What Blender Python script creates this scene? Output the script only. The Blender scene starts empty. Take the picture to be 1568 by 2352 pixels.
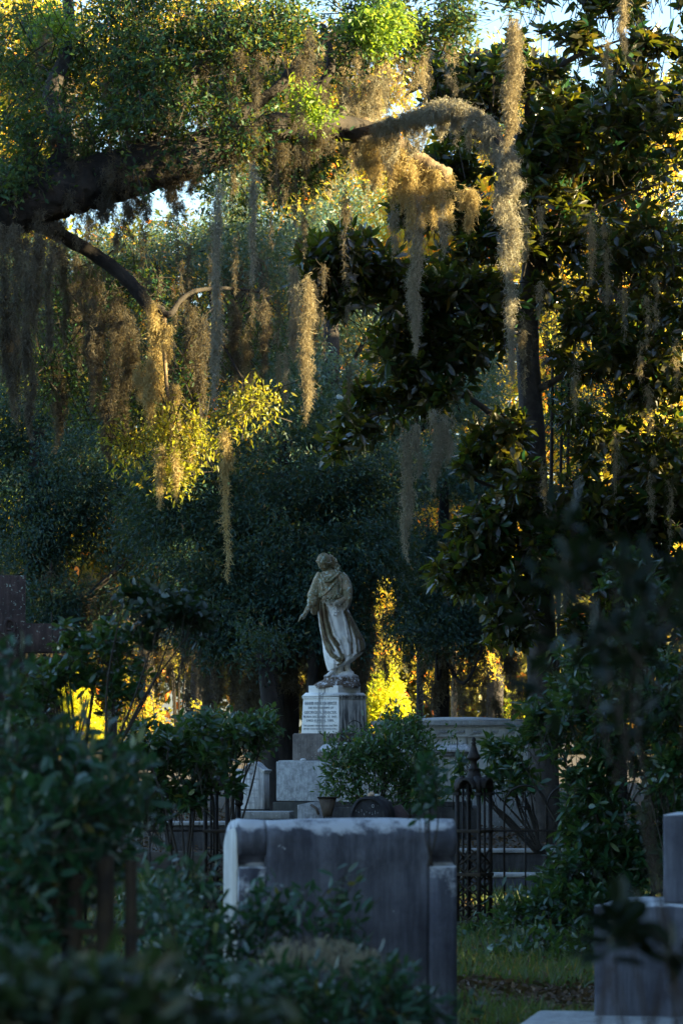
import bpy, bmesh, math, random
import numpy as np
from mathutils import Vector, Matrix
R = math.radians
SC = bpy.context.scene
C = SC.collection
rng = np.random.default_rng(7)
random.seed(7)

# ------------------------------------------------------------------ camera
F = 8820.0; EYE = 1.7; PIT = math.atan((1655-1176)/F)
cam = bpy.data.cameras.new('camera'); co = bpy.data.objects.new('camera', cam); C.objects.link(co)
co.location = (0, 0, EYE); co.rotation_euler = (R(90)+PIT, 0, 0)
cam.sensor_fit = 'VERTICAL'; cam.sensor_height = 36; cam.lens = 135; cam.clip_end = 3000; cam.clip_start = .3
cam.dof.use_dof = True; cam.dof.focus_distance = 47.5; cam.dof.aperture_fstop = 7.0
SC.camera = co
def P(px, py, Y):
    x = px-784; v = 1176-py
    y = F*math.cos(PIT)-v*math.sin(PIT); z = F*math.sin(PIT)+v*math.cos(PIT)
    return np.array([x*Y/y, Y, EYE+z*Y/y])
def proj(p):
    p = np.asarray(p); y = p[..., 1]; z = p[..., 2]-EYE
    yc = y*math.cos(PIT)+z*math.sin(PIT); zc = -y*math.sin(PIT)+z*math.cos(PIT)
    return 784+F*p[..., 0]/yc, 1176-F*zc/yc
def Z(py, Y): return float(P(784, py, Y)[2])
def X(px, Y): return float(P(px, 1655, Y)[0])

# ------------------------------------------------------------------ mesh builder
class MB:
    def __init__(s): s.v = []; s.f = []; s.n = 0; s.attr = []
    def add(s, v, f, a=None):
        v = np.asarray(v, dtype=np.float32).reshape(-1, 3)
        if len(v) == 0: return s
        if isinstance(f, np.ndarray): f = [f]
        else:
            d = {}
            for q in f: d.setdefault(len(q), []).append(q)
            f = [np.array(x) for x in d.values()]
        for q in f: s.f.append(q.astype(np.int64)+s.n)
        s.v.append(v); s.n += len(v)
        s.attr.append(np.zeros(len(v), np.float32) if a is None else np.asarray(a, np.float32))
        return s
    def mesh(s, name):
        m = bpy.data.meshes.new(name)
        v = np.concatenate(s.v); m.vertices.add(len(v)); m.vertices.foreach_set('co', v.ravel())
        li = np.concatenate([q.ravel() for q in s.f]); tot = np.concatenate([np.full(len(q), q.shape[1]) for q in s.f])
        st = np.concatenate([[0], np.cumsum(tot)[:-1]])
        m.loops.add(len(li)); m.loops.foreach_set('vertex_index', li.astype(np.int32))
        m.polygons.add(len(tot)); m.polygons.foreach_set('loop_start', st.astype(np.int32))
        a = np.concatenate(s.attr)
        if a.any():
            at = m.attributes.new('stain', 'FLOAT', 'POINT'); at.data.foreach_set('value', a)
        m.update(calc_edges=True)
        return m
    def build(s, name, mat, parent=None, smooth=False, **kw):
        m = s.mesh(name); m.materials.append(mat)
        if smooth: m.polygons.foreach_set('use_smooth', np.ones(len(m.polygons), bool))
        o = bpy.data.objects.new(name, m); C.objects.link(o)
        if parent is not None: o.parent = parent
        for k, x in kw.items(): o[k] = x
        return o
def thing(name, label, cat, loc=(0, 0, 0), rz=0, group=None):
    o = bpy.data.objects.new(name, None); C.objects.link(o); o.empty_display_size = .1
    o.location = loc; o.rotation_euler = (0, 0, rz); o['label'] = label; o['category'] = cat
    if group: o['group'] = group
    return o
def tag(o, label, cat, group=None):
    o['label'] = label; o['category'] = cat
    if group: o['group'] = group
    return o
def norm(a): return a/np.maximum(np.linalg.norm(a, axis=-1, keepdims=True), 1e-9)

def box(mb, x0, x1, y0, y1, z0, z1, bev=.0, top=None):
    """box with chamfered edges; top=(dx,dy) shrinks the upper end"""
    tx, ty = top or (0, 0)
    bm = bmesh.new(); bmesh.ops.create_cube(bm, size=1)
    for v in bm.verts:
        u = v.co.z > 0; sx_, sy_ = (1 if v.co.x < 0 else -1), (1 if v.co.y < 0 else -1)
        v.co = Vector(((x0 if v.co.x < 0 else x1), (y0 if v.co.y < 0 else y1), z1 if u else z0))
        if u: v.co.x += tx*sx_; v.co.y += ty*sy_
    if bev: bmesh.ops.bevel(bm, geom=bm.edges[:], offset=bev, segments=2, profile=.6, affect='EDGES')
    return frombm(mb, bm)
def frombm(mb, bm):
    bm.verts.index_update()
    mb.add([v.co[:] for v in bm.verts], [[v.index for v in f.verts] for f in bm.faces]); bm.free(); return mb
def prism(mb, poly, y0, y1, bev=0):
    """poly: list of (x,z); extruded along y"""
    n = len(poly)
    if bev:
        bm = bmesh.new()
        a = [bm.verts.new((x, y0, z)) for x, z in poly]; b = [bm.verts.new((x, y1, z)) for x, z in poly]
        fa = bm.faces.new(a); fb = bm.faces.new(b[::-1])
        for i in range(n): bm.faces.new((a[(i+1) % n], a[i], b[i], b[(i+1) % n]))
        bmesh.ops.recalc_face_normals(bm, faces=bm.faces)
        bmesh.ops.bevel(bm, geom=[e for e in fa.edges]+[e for e in fb.edges], offset=bev, segments=1, affect='EDGES')
        return frombm(mb, bm)
    v = [(x, y0, z) for x, z in poly]+[(x, y1, z) for x, z in poly]
    f = [list(range(n)), list(range(2*n-1, n-1, -1))]+[[(i+1) % n, i, n+i, n+(i+1) % n] for i in range(n)]
    return mb.add(v, f)
def lathe(mb, prof, seg=16, c=(0, 0, 0), caps=True):
    n = len(prof); a = np.arange(seg)*2*np.pi/seg
    v = np.array([[c[0]+r*math.cos(t), c[1]+r*math.sin(t), c[2]+z] for r, z in prof for t in a])
    f = [[i*seg+j, i*seg+(j+1) % seg, (i+1)*seg+(j+1) % seg, (i+1)*seg+j] for i in range(n-1) for j in range(seg)]
    if caps: f += [list(range(seg))[::-1], [(n-1)*seg+j for j in range(seg)]]
    return mb.add(v, f)
def tube(mb, pts, rad, seg=8, rough=0, cap=True, flat=1.0):
    pts = np.asarray(pts, float); n = len(pts); rad = np.broadcast_to(np.asarray(rad, float), (n,))
    T = norm(np.gradient(pts, axis=0)); ref = np.array([0.13, -1, .05]) if abs(T[:, 1]).mean() < .7 else np.array([1, 0, .1])
    A = norm(np.cross(T, ref)); B = np.cross(T, A); a = np.arange(seg)*2*np.pi/seg
    rr = rad[:, None]*(1+rough*rng.standard_normal((n, seg)))
    v = pts[:, None]+rr[..., None]*(np.cos(a)[None, :, None]*A[:, None]+flat*np.sin(a)[None, :, None]*B[:, None])
    i = np.arange(n-1)[:, None]*seg; j = np.arange(seg)[None]; k = (j+1) % seg
    f = np.stack([i+j, i+k, i+seg+k, i+seg+j], -1).reshape(-1, 4)
    fl = [list(x) for x in f]
    if cap: fl += [list(range(seg))[::-1], [(n-1)*seg+q for q in range(seg)]]
    return mb.add(v.reshape(-1, 3), fl)
def smooth(pts, k=6):
    """Catmull-Rom through points (any width)"""
    p = np.asarray(pts, float); p = np.vstack([2*p[0]-p[1], p, 2*p[-1]-p[-2]]); out = []
    for i in range(1, len(p)-2):
        for t in np.arange(k)/k:
            a, b, c, d = p[i-1:i+3]
            out.append(.5*((2*b)+(c-a)*t+(2*a-5*b+4*c-d)*t*t+(3*b-a-3*c+d)*t**3))
    out.append(p[-2]); return np.array(out)
def ball(mb, c, r, sub=2, noise=0, sc=(1, 1, 1), rot=None):
    bm = bmesh.new(); bmesh.ops.create_icosphere(bm, subdivisions=sub, radius=1)
    for v in bm.verts:
        q = Vector((v.co.x*sc[0], v.co.y*sc[1], v.co.z*sc[2]))*(r*(1+noise*random.uniform(-1, 1)))
        if rot is not None: q = rot @ q
        v.co = q+Vector(c)
    return frombm(mb, bm)

# ------------------------------------------------------------------ noise
_L = np.random.default_rng(3).random((32, 32, 32))
def noise3(p, s):
    q = p*s; i = np.floor(q).astype(int); f = q-i; f = f*f*(3-2*f); r = 0
    for a in (0, 1):
        for b in (0, 1):
            for c in (0, 1):
                w = (f[:, 0] if a else 1-f[:, 0])*(f[:, 1] if b else 1-f[:, 1])*(f[:, 2] if c else 1-f[:, 2])
                r = r+w*_L[(i[:, 0]+a) % 32, (i[:, 1]+b) % 32, (i[:, 2]+c) % 32]
    return r

# ------------------------------------------------------------------ materials
def newmat(name):
    m = bpy.data.materials.new(name); m.use_nodes = True; nt = m.node_tree; nt.nodes.clear()
    return m, nt
def N(nt, t, **kw):
    n = nt.nodes.new(t)
    for k, v in kw.items():
        if k in n.inputs.keys(): n.inputs[k].default_value = v
        else: setattr(n, k, v)
    return n
def L(nt, a, b): nt.links.new(a, b)
def rgb(c): return (c[0], c[1], c[2], 1)
def ramp(nt, fac, stops):
    n = N(nt, 'ShaderNodeValToRGB'); e = n.color_ramp.elements
    while len(e) < len(stops): e.new(.5)
    for i, (p, c) in enumerate(stops):
        e[i].position = p; e[i].color = rgb(c) if not isinstance(c, float) else (c, c, c, 1)
    L(nt, fac, n.inputs[0]); return n.outputs[0]
def mixc(nt, f, a, b):
    n = N(nt, 'ShaderNodeMix', data_type='RGBA')
    for k, s in ((0, f), (6, a), (7, b)):
        if isinstance(s, (tuple, list)): n.inputs[k].default_value = rgb(s)
        elif isinstance(s, (int, float)): n.inputs[k].default_value = s
        else: L(nt, s, n.inputs[k])
    return n.outputs[2]
def nz(nt, co, scale, det=4, rough=.6, stretch=None):
    n = N(nt, 'ShaderNodeTexNoise'); n.inputs['Scale'].default_value = scale; n.inputs['Detail'].default_value = det; n.inputs['Roughness'].default_value = rough
    if stretch:
        mp = N(nt, 'ShaderNodeMapping'); mp.inputs['Scale'].default_value = stretch; L(nt, co, mp.inputs[0]); co = mp.outputs[0]
    L(nt, co, n.inputs['Vector']); return n.outputs[0]
def finish(nt, sh):
    o = N(nt, 'ShaderNodeOutputMaterial'); L(nt, sh, o.inputs[0])

def leafmat(name, ca, cb, tr, tc, rough=.45, under=None, spec=.5, yellow=.03):
    """ca..cb leaf colour range by leaf, tr = share of transmitted light, tc its colour"""
    m, nt = newmat(name); g = N(nt, 'ShaderNodeNewGeometry')
    rnd = g.outputs['Random Per Island']
    col = ramp(nt, rnd, [(0, ca), (1-yellow-.02, cb), (1-yellow, (cb[0]*5+.05, cb[1]*2.2, cb[2])), (1, (cb[0]*6+.08, cb[1]*1.6, cb[2]))] if yellow else [(0, ca), (1, cb)])
    tcol = ramp(nt, rnd, [(0, tc), (.6, (tc[0]*.72, tc[1]*.9, tc[2])), (1, (min(1, tc[0]*1.15), tc[1]*.78, tc[2]))])
    if under: col = mixc(nt, g.outputs['Backfacing'], col, under)
    p = N(nt, 'ShaderNodeBsdfPrincipled', Roughness=rough); L(nt, col, p.inputs['Base Color']); p.inputs['Specular IOR Level'].default_value = spec
    t = N(nt, 'ShaderNodeBsdfTranslucent'); L(nt, tcol, t.inputs[0])
    mx = N(nt, 'ShaderNodeMixShader'); mx.inputs[0].default_value = tr
    L(nt, p.outputs[0], mx.inputs[1]); L(nt, t.outputs[0], mx.inputs[2]); finish(nt, mx.outputs[0]); return m
def stonemat(name, light, dark, scale=3, streak=.5, lichen=None, lam=.5, rough=.85, bump=.3, spots=0, spotc=(.02, .02, .02), attr=None):
    m, nt = newmat(name); tc = N(nt, 'ShaderNodeTexCoord'); co = tc.outputs['Object']
    a = nz(nt, co, scale, 6, .65); fac = ramp(nt, a, [(.35, 0.), (.65, 1.)])
    col = mixc(nt, fac, dark, light)
    if streak:
        s = ramp(nt, nz(nt, co, scale*1.2, 4, .7, (4, 4, .35)), [(.42, 1.), (.60, 0.)])
        col = mixc(nt, N2(nt, s, streak), col, tuple(x*.35 for x in dark))
    if attr == 'pedestal':
        sx = N(nt, 'ShaderNodeSeparateXYZ'); L(nt, co, sx.inputs[0]); s = ramp(nt, nz(nt, co, 5, 4, .7, (5, 5, .3)), [(.44, 0.), (.52, 1.)])
        g1 = ramp(nt, sx.outputs[0], [(0, 0.), (.279, 0.), (.288, .9), (1, .9)])
        xx = N(nt, 'ShaderNodeMath', operation='ABSOLUTE'); L(nt, sx.outputs[0], xx.inputs[0]); g2 = ramp(nt, xx.outputs[0], [(0, .75), (.05, .5), (.09, 0.)])
        ad = N(nt, 'ShaderNodeMath', operation='MAXIMUM'); L(nt, g1, ad.inputs[0]); L(nt, g2, ad.inputs[1]); mu = N(nt, 'ShaderNodeMath', operation='MULTIPLY'); L(nt, ad.outputs[0], mu.inputs[0]); L(nt, s, mu.inputs[1])
        col = mixc(nt, mu.outputs[0], col, (.07, .072, .08))
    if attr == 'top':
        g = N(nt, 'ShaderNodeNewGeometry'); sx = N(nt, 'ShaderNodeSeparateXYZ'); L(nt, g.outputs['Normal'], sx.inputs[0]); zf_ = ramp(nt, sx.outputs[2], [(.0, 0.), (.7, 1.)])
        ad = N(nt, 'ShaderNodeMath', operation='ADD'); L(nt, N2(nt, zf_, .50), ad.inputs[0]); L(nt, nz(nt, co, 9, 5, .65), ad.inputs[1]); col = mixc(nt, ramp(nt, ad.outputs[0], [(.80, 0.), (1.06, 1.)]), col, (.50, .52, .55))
    if lichen:
        l = ramp(nt, nz(nt, co, scale*4.5, 5, .7), [(lam, 0.), (lam+.06, 1.)]); col = mixc(nt, l, col, lichen)
    if spots:
        s = ramp(nt, nz(nt, co, scale*14, 2, .5), [(spots, 0.), (spots+.05, 1.)]); col = mixc(nt, s, col, spotc)
    p = N(nt, 'ShaderNodeBsdfPrincipled', Roughness=rough); L(nt, col, p.inputs['Base Color']); p.inputs['Specular IOR Level'].default_value = .3
    b = N(nt, 'ShaderNodeBump'); b.inputs['Strength'].default_value = bump; b.inputs['Distance'].default_value = .02
    L(nt, nz(nt, co, scale*8, 6, .7), b.inputs['Height']); L(nt, b.outputs[0], p.inputs['Normal']); finish(nt, p.outputs[0]); return m
def N2(nt, s, k):
    n = N(nt, 'ShaderNodeMath', operation='MULTIPLY'); L(nt, s, n.inputs[0]); n.inputs[1].default_value = k; return n.outputs[0]
def plainmat(name, ca, cb, scale=6, rough=.7, bump=.3, metal=0, stretch=None):
    m, nt = newmat(name); tc = N(nt, 'ShaderNodeTexCoord'); co = tc.outputs['Object']
    a = nz(nt, co, scale, 5, .65, stretch); col = mixc(nt, ramp(nt, a, [(.35, 0.), (.65, 1.)]), ca, cb)
    p = N(nt, 'ShaderNodeBsdfPrincipled', Roughness=rough, Metallic=metal); L(nt, col, p.inputs['Base Color'])
    b = N(nt, 'ShaderNodeBump'); b.inputs['Strength'].default_value = bump; b.inputs['Distance'].default_value = .03
    L(nt, nz(nt, co, scale*3, 6, .7, stretch), b.inputs['Height']); L(nt, b.outputs[0], p.inputs['Normal']); finish(nt, p.outputs[0]); return m
def mossmat(name, ca, cb, tr=.35):
    m, nt = newmat(name); g = N(nt, 'ShaderNodeNewGeometry'); col = ramp(nt, g.outputs['Random Per Island'], [(0, ca), (1, cb)])
    d = N(nt, 'ShaderNodeBsdfDiffuse'); L(nt, col, d.inputs[0]); t = N(nt, 'ShaderNodeBsdfTranslucent'); L(nt, mixc(nt, .5, col, (.5, .36, .15)), t.inputs[0])
    mx = N(nt, 'ShaderNodeMixShader'); mx.inputs[0].default_value = tr
    L(nt, d.outputs[0], mx.inputs[1]); L(nt, t.outputs[0], mx.inputs[2]); finish(nt, mx.outputs[0]); return m

M = dict(
    oak=leafmat('oak_leaf', (.008, .036, .019), (.018, .078, .028), .18, (.42, .46, .03), .55, spec=.25, yellow=.015),
    oakmid=leafmat('oak_leaf_far', (.009, .034, .031), (.019, .062, .050), .11, (.36, .42, .05), .55, spec=.25, yellow=.01),
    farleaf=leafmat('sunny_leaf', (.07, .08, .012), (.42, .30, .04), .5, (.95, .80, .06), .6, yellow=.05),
    woods=leafmat('wood_leaf', (.05, .055, .018), (.16, .14, .025), .4, (.5, .45, .05), .6, yellow=.05),
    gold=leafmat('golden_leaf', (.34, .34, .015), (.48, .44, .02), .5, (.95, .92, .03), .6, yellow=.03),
    mag=leafmat('magnolia_leaf', (.006, .028, .013), (.014, .058, .019), .15, (.50, .50, .03), .26, under=(.026, .026, .013), spec=.6, yellow=.012),
    teal=leafmat('teal_oak_leaf', (.020, .060, .052), (.042, .105, .085), .2, (.4, .46, .08), .5, yellow=.01),
    young=leafmat('sunlit_gold_oak_leaf', (.10, .12, .015), (.22, .20, .02), .35, (.75, .70, .04), .5, yellow=.0),  # 'young' is the oak leaf for clusters in sun: yellow sunlight put into a lighter colour
    oaklit=leafmat('sunlit_green_oak_leaf', (.06, .12, .018), (.12, .19, .025), .35, (.55, .75, .05), .5, yellow=.0),  # brighter green oak leaf for sunlit clusters, light put into the colour
    shrub=leafmat('shrub_leaf', (.014, .046, .020), (.03, .095, .03), .2, (.26, .42, .05), .36, spec=.5, yellow=.01),
    shrub2=leafmat('camellia_leaf', (.006, .028, .013), (.016, .066, .020), .17, (.26, .38, .05), .34, spec=.5, yellow=.008),
    blur=leafmat('near_leaf', (.005, .030, .018), (.014, .066, .028), .12, (.16, .30, .06), .36, spec=.4, yellow=.02),
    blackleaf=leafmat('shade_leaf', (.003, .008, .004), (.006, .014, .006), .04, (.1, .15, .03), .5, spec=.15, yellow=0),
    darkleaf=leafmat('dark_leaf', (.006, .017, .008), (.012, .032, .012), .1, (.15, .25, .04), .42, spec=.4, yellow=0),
    grass=leafmat('grass_blade', (.022, .05, .012), (.05, .09, .02), .25, (.3, .36, .05), .6, yellow=.05),
    litter=leafmat('fallen_leaf', (.06, .03, .015), (.14, .08, .035), .1, (.3, .2, .05), .7, yellow=0),
    moss=mossmat('grey_moss', (.20, .195, .15), (.42, .40, .31)),
    mosslit=mossmat('sunlit_gold_moss', (.36, .28, .12), (.66, .54, .26), .45),  # brighter gold copy of the moss: sunlight put into the colour
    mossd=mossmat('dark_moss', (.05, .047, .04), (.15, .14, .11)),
    mossb=mossmat('brown_moss', (.19, .165, .11), (.38, .33, .21), .4),
    bark=plainmat('oak_bark', (.010, .008, .007), (.036, .028, .021), 5, .9, .8, stretch=(1, 1, .5)),
    barkl=plainmat('pale_sunlit_bark', (.12, .075, .04), (.32, .24, .14), 14, .9, .9),  # lighter bark for boughs and trunks in sun, sunlight put into its colour
    magbark=plainmat('magnolia_bark', (.035, .03, .027), (.09, .078, .068), 6, .9, .5),
    twig=plainmat('twig_bark', (.018, .015, .011), (.042, .032, .024), 9, .9, .4),
    iron=plainmat('rusty_iron', (.006, .006, .006), (.028, .017, .011), 18, .6, .4, .3),
    ironbrown=plainmat('brown_iron', (.014, .009, .005), (.045, .03, .014), 14, .75, .4, .2),
    marble=stonemat('weathered_marble', (.76, .75, .73), (.50, .49, .48), 5, .6, None, bump=.15),
    pedestal=stonemat('streaked_marble', (.84, .82, .77), (.68, .66, .62), 4, 0, None, bump=.15, spots=.68, spotc=(.2, .2, .2), attr='pedestal'),
    granite=stonemat('brown_granite', (.20, .17, .15), (.10, .085, .075), 9, .3, (.3, .33, .3), .62, bump=.3),
    granite2=stonemat('speckled_grey_granite', (.48, .49, .49), (.24, .245, .25), 16, .35, (.52, .55, .52), .60, bump=.5),
    darkbase=stonemat('dark_damp_stone', (.06, .06, .05), (.03, .03, .027), 6, .3, (.14, .15, .12), .66),
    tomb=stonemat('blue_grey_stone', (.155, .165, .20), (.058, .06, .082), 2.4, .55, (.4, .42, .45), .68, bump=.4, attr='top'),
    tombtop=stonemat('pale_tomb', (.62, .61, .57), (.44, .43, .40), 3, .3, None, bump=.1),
    copingdark=stonemat('dark_coping', (.10, .095, .09), (.04, .038, .038), 5, .4),
    coping=stonemat('grey_coping', (.40, .40, .38), (.25, .25, .24), 5, .3, (.5, .52, .5), .6),
    cross=stonemat('red_brown_stone', (.10, .068, .06), (.04, .028, .026), 4, .5, (.36, .44, .37), .585, bump=.6),
    blackstone=stonemat('blackened_stone', (.05, .05, .055), (.018, .018, .02), 8, .2, (.35, .38, .36), .66),
    purple=plainmat('rusty_plate', (.05, .028, .026), (.08, .045, .04), 12),
    urn=plainmat('rusted_metal', (.07, .05, .035), (.11, .08, .055), 16),
    shell=plainmat('warm_shell', (.6, .36, .2), (.75, .55, .4), 30),
    pebble=plainmat('pale_pebble', (.5, .5, .5), (.7, .7, .7), 30),
    letter=plainmat('shadow_grey_lettering', (.24, .245, .25), (.46, .46, .46), 60),  # darker grey stands in for the shadow around raised letters
    soil=plainmat('leaf_litter_soil', (.028, .022, .014), (.07, .05, .028), 2.5, .95, .8),
)
# statue stone: white marble, algae and lichen above the waist, brown run-off in the folds ("stain" attribute)
def statuemat():
    m, nt = newmat('stained_statue_marble'); tc = N(nt, 'ShaderNodeTexCoord'); co = tc.outputs['Object']
    at = N(nt, 'ShaderNodeAttribute', attribute_name='stain').outputs['Fac']
    w = mixc(nt, ramp(nt, nz(nt, co, 9, 5), [(.35, 0.), (.65, 1.)]), (.62, .60, .56), (.84, .81, .76))
    br = mixc(nt, ramp(nt, nz(nt, co, 14, 5, .7), [(.38, 0.), (.62, 1.)]), (.10, .055, .028), (.19, .17, .10))
    ad = N(nt, 'ShaderNodeMath', operation='ADD'); L(nt, at, ad.inputs[0]); L(nt, N2(nt, nz(nt, co, 13, 6, .75, (2, 2, .6)), 1.1), ad.inputs[1])
    col = mixc(nt, ramp(nt, ad.outputs[0], [(.68, 0.), (1.12, 1.)]), w, br)
    sx = N(nt, 'ShaderNodeSeparateXYZ'); L(nt, co, sx.inputs[0])
    mr = N(nt, 'ShaderNodeMapRange'); xa = N(nt, 'ShaderNodeMath', operation='MULTIPLY_ADD'); L(nt, sx.outputs[0], xa.inputs[0]); xa.inputs[1].default_value = -1.3; xa.inputs[2].default_value = -.34; xb = N(nt, 'ShaderNodeMath', operation='MAXIMUM'); L(nt, xa.outputs[0], xb.inputs[0]); xb.inputs[1].default_value = 0; xc = N(nt, 'ShaderNodeMath', operation='ADD'); L(nt, xb.outputs[0], xc.inputs[0]); L(nt, sx.outputs[2], xc.inputs[1]); L(nt, xc.outputs[0], mr.inputs[0]); mr.inputs[1].default_value = .86; mr.inputs[2].default_value = .98
    up = mixc(nt, ramp(nt, nz(nt, co, 10, 6, .7), [(.4, 0.), (.62, 1.)]), (.17, .16, .085), (.34, .25, .15))
    up = mixc(nt, ramp(nt, nz(nt, co, 26, 4, .6), [(.57, 0.), (.62, 1.)]), up, (.42, .48, .40))
    up = mixc(nt, ramp(nt, nz(nt, co, 60, 2, .6), [(.64, 0.), (.68, 1.)]), up, (.45, .47, .42))
    col = mixc(nt, mr.outputs[0], col, up)
    # brown run-off and white patches on the rock
    mk = N(nt, 'ShaderNodeMapRange'); L(nt, sx.outputs[2], mk.inputs[0]); mk.inputs[1].default_value = .045; mk.inputs[2].default_value = -.0
    rk = mixc(nt, ramp(nt, nz(nt, co, 22, 5, .7), [(.52, 0.), (.60, 1.)]), (.13, .095, .07), (.55, .55, .56))
    col = mixc(nt, mk.outputs[0], col, rk)
    p = N(nt, 'ShaderNodeBsdfPrincipled', Roughness=.8); L(nt, col, p.inputs['Base Color']); p.inputs['Specular IOR Level'].default_value = .3
    b = N(nt, 'ShaderNodeBump'); b.inputs['Strength'].default_value = .25; b.inputs['Distance'].default_value = .008
    L(nt, nz(nt, co, 40, 5, .7), b.inputs['Height']); L(nt, b.outputs[0], p.inputs['Normal']); finish(nt, p.outputs[0]); return m
M['statue'] = statuemat()

# ------------------------------------------------------------------ sun & sky
SUN = norm(np.array([.93, -.20, .24]))
sl = bpy.data.lights.new('sun', 'SUN'); sl.energy = 5.0; sl.angle = R(.53); sl.color = (1, .80, .42)
so = bpy.data.objects.new('sun', sl); C.objects.link(so)
so.rotation_euler = Vector(SUN).to_track_quat('Z', 'Y').to_euler(); so.location = (60, 40, 30)
w = bpy.data.worlds.new('World'); SC.world = w; w.use_nodes = True
bg = w.node_tree.nodes['Background']; sk = w.node_tree.nodes.new('ShaderNodeTexSky'); sk.sky_type = 'NISHITA'; sk.sun_disc = False
sk.sun_elevation = math.asin(SUN[2]); sk.sun_rotation = math.atan2(SUN[0], SUN[1])
sk.ozone_density = 3.0; sk.dust_density = 1.6; w.node_tree.links.new(sk.outputs[0], bg.inputs[0]); bg.inputs[1].default_value = .09
SC.view_settings.view_transform = 'Standard'; SC.view_settings.look = 'None'; SC.view_settings.exposure = 2.82; SC.view_settings.gamma = 1

# openings in the crowns through which sunbeams reach chosen spots
BEAMS = [(P(x, y, D), r) for x, y, D, r in [
    (930, 350, 42, .5), (960, 420, 42, .5), (900, 430, 42, .22), (1010, 400, 42, .2), (960, 520, 42, .18),
    (370, 715, 40, .16), (385, 790, 40, .12), (345, 880, 40, .2), (400, 1010, 40, .3), (420, 1080, 40, .18), (580, 960, 39, .22), (522, 1060, 39, .12),
    (1178, 190, 40, .24), (870, 60, 41, .45), (700, 245, 40, .22), (720, 690, 40, .05), (722, 800, 40, .04), (1080, 470, 42, .1), (655, 890, 41, .06),
    (760, 160, 43, .4), (830, 190, 43, .35), (20, 230, 43, .3), (950, 150, 43, .2), (620, 330, 42, .25), (120, 60, 41, .4),
    (1270, 500, 44, .3), (1450, 420, 44, .45), (1430, 120, 44, .4), (565, 880, 41, .06), (1340, 350, 44, .3),
    (890, 1605, 84, .95), (940, 1630, 84, .7), (180, 1620, 88, .9), (400, 1560, 90, .9), (60, 1600, 92, 1.2), (330, 1620, 90, .7), (1040, 1560, 86, .4), (1185, 2048, 35.6, .34), (1170, 1648, 80, .5)]]
_r = random.Random(11)
for _ in range(30): BEAMS.append((P(_r.uniform(0, 800), _r.uniform(0, 360), _r.uniform(39.6, 41.6)), _r.uniform(.07, .2)))
for _ in range(16): BEAMS.append((P(_r.uniform(800, 1180), _r.uniform(0, 300), _r.uniform(41, 43)), _r.uniform(.08, .2)))
for _ in range(30): BEAMS.append((P(_r.uniform(1180, 1568), _r.uniform(50, 1150), _r.uniform(43.6, 44.6)), _r.uniform(.07, .18)))
for _ in range(16): BEAMS.append((P(_r.uniform(0, 700), _r.uniform(450, 900), _r.uniform(40, 41)), _r.uniform(.05, .10)))
for _ in range(40): BEAMS.append((P(_r.uniform(0, 1150), _r.uniform(900, 1500), _r.uniform(60, 68)), _r.uniform(.12, .3)))
def keep(p, ex=0.):
    k = np.ones(len(p), bool)
    for t, r in BEAMS:
        r = r+ex
        v = p-t; a = v@SUN; d = np.linalg.norm(v-a[:, None]*SUN, axis=1)
        k &= ~((a > .35) & (d < r))
    return k

# ------------------------------------------------------------------ foliage
def blobs(bl, n, thr=0, fs=1.2, clear=()):
    """cluster centres in ellipsoids (px,py,Y, rx,ry in picture units, depth radius in m [,weight]); thr opens gaps"""
    wts = np.array([(b[3]*b[4])*(b[6] if len(b) > 6 else 1) for b in bl]); ns = (n*wts/wts.sum()).astype(int)+1; out = []
    for b, k in zip(bl, ns):
        c = P(b[0], b[1], b[2]); s = b[2]/F
        q = norm(rng.standard_normal((k, 3)))*rng.random((k, 1))**.42
        out.append(c+q*np.array([b[3]*s, b[5], b[4]*s]))
    p = np.concatenate(out)
    if thr: p = p[noise3(p+7.3, fs) > thr]
    if thr > .44 and fs > 3: p = p[noise3(p+31.7, 1.05) > .40]
    if len(clear):
        u, v = proj(p)
        for cx, cy, rx, ry in clear: m = ((u-cx)/(rx+16))**2+((v-cy)/(ry+14))**2 > .6+.8*noise3(p, 3.); p = p[m]; u = u[m]; v = v[m]
    return p
def leaves(mb, pos, d, Lg, Wd, kind=0, droop=.15, upb=.5):
    n = len(pos); Lg = Lg*rng.uniform(.65, 1.25, (n, 1)); Wd = Wd*rng.uniform(.75, 1.2, (n, 1))
    d = norm(d); s = norm(np.cross(d, rng.standard_normal((n, 3))+np.array([0, 0, upb]))); nn = np.cross(s, d)
    if kind == 0:
        v = np.stack([pos, pos+d*Lg*.42+s*Wd*.5+nn*Wd*.15, pos+d*Lg-nn*Lg*droop, pos+d*Lg*.42-s*Wd*.5+nn*Wd*.15], 1)
        return mb.add(v.reshape(-1, 3), np.arange(4*n).reshape(n, 4))
    v = np.stack([pos, pos+d*Lg*.5-nn*Lg*.0, pos+d*Lg-nn*Lg*droop,
                  pos+d*Lg*.28+s*Wd*.42+nn*Wd*.15, pos+d*Lg*.68+s*Wd*.44+nn*Wd*.12-nn*Lg*droop*.4,
                  pos+d*Lg*.28-s*Wd*.42+nn*Wd*.15, pos+d*Lg*.68-s*Wd*.44+nn*Wd*.12-nn*Lg*droop*.4], 1)
    b = np.arange(n)[:, None]*7
    fq = np.concatenate([b+np.array([[0, 1, 4, 3]]), b+np.array([[0, 5, 6, 1]])]); ft = np.concatenate([b+np.array([[1, 2, 4]]), b+np.array([[1, 6, 2]])])
    v = v.reshape(-1, 3); base = mb.n
    mb.v.append(v.astype(np.float32)); mb.attr.append(np.zeros(len(v), np.float32)); mb.f.append(fq+base); mb.f.append(ft+base); mb.n += len(v)
    return mb
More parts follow.
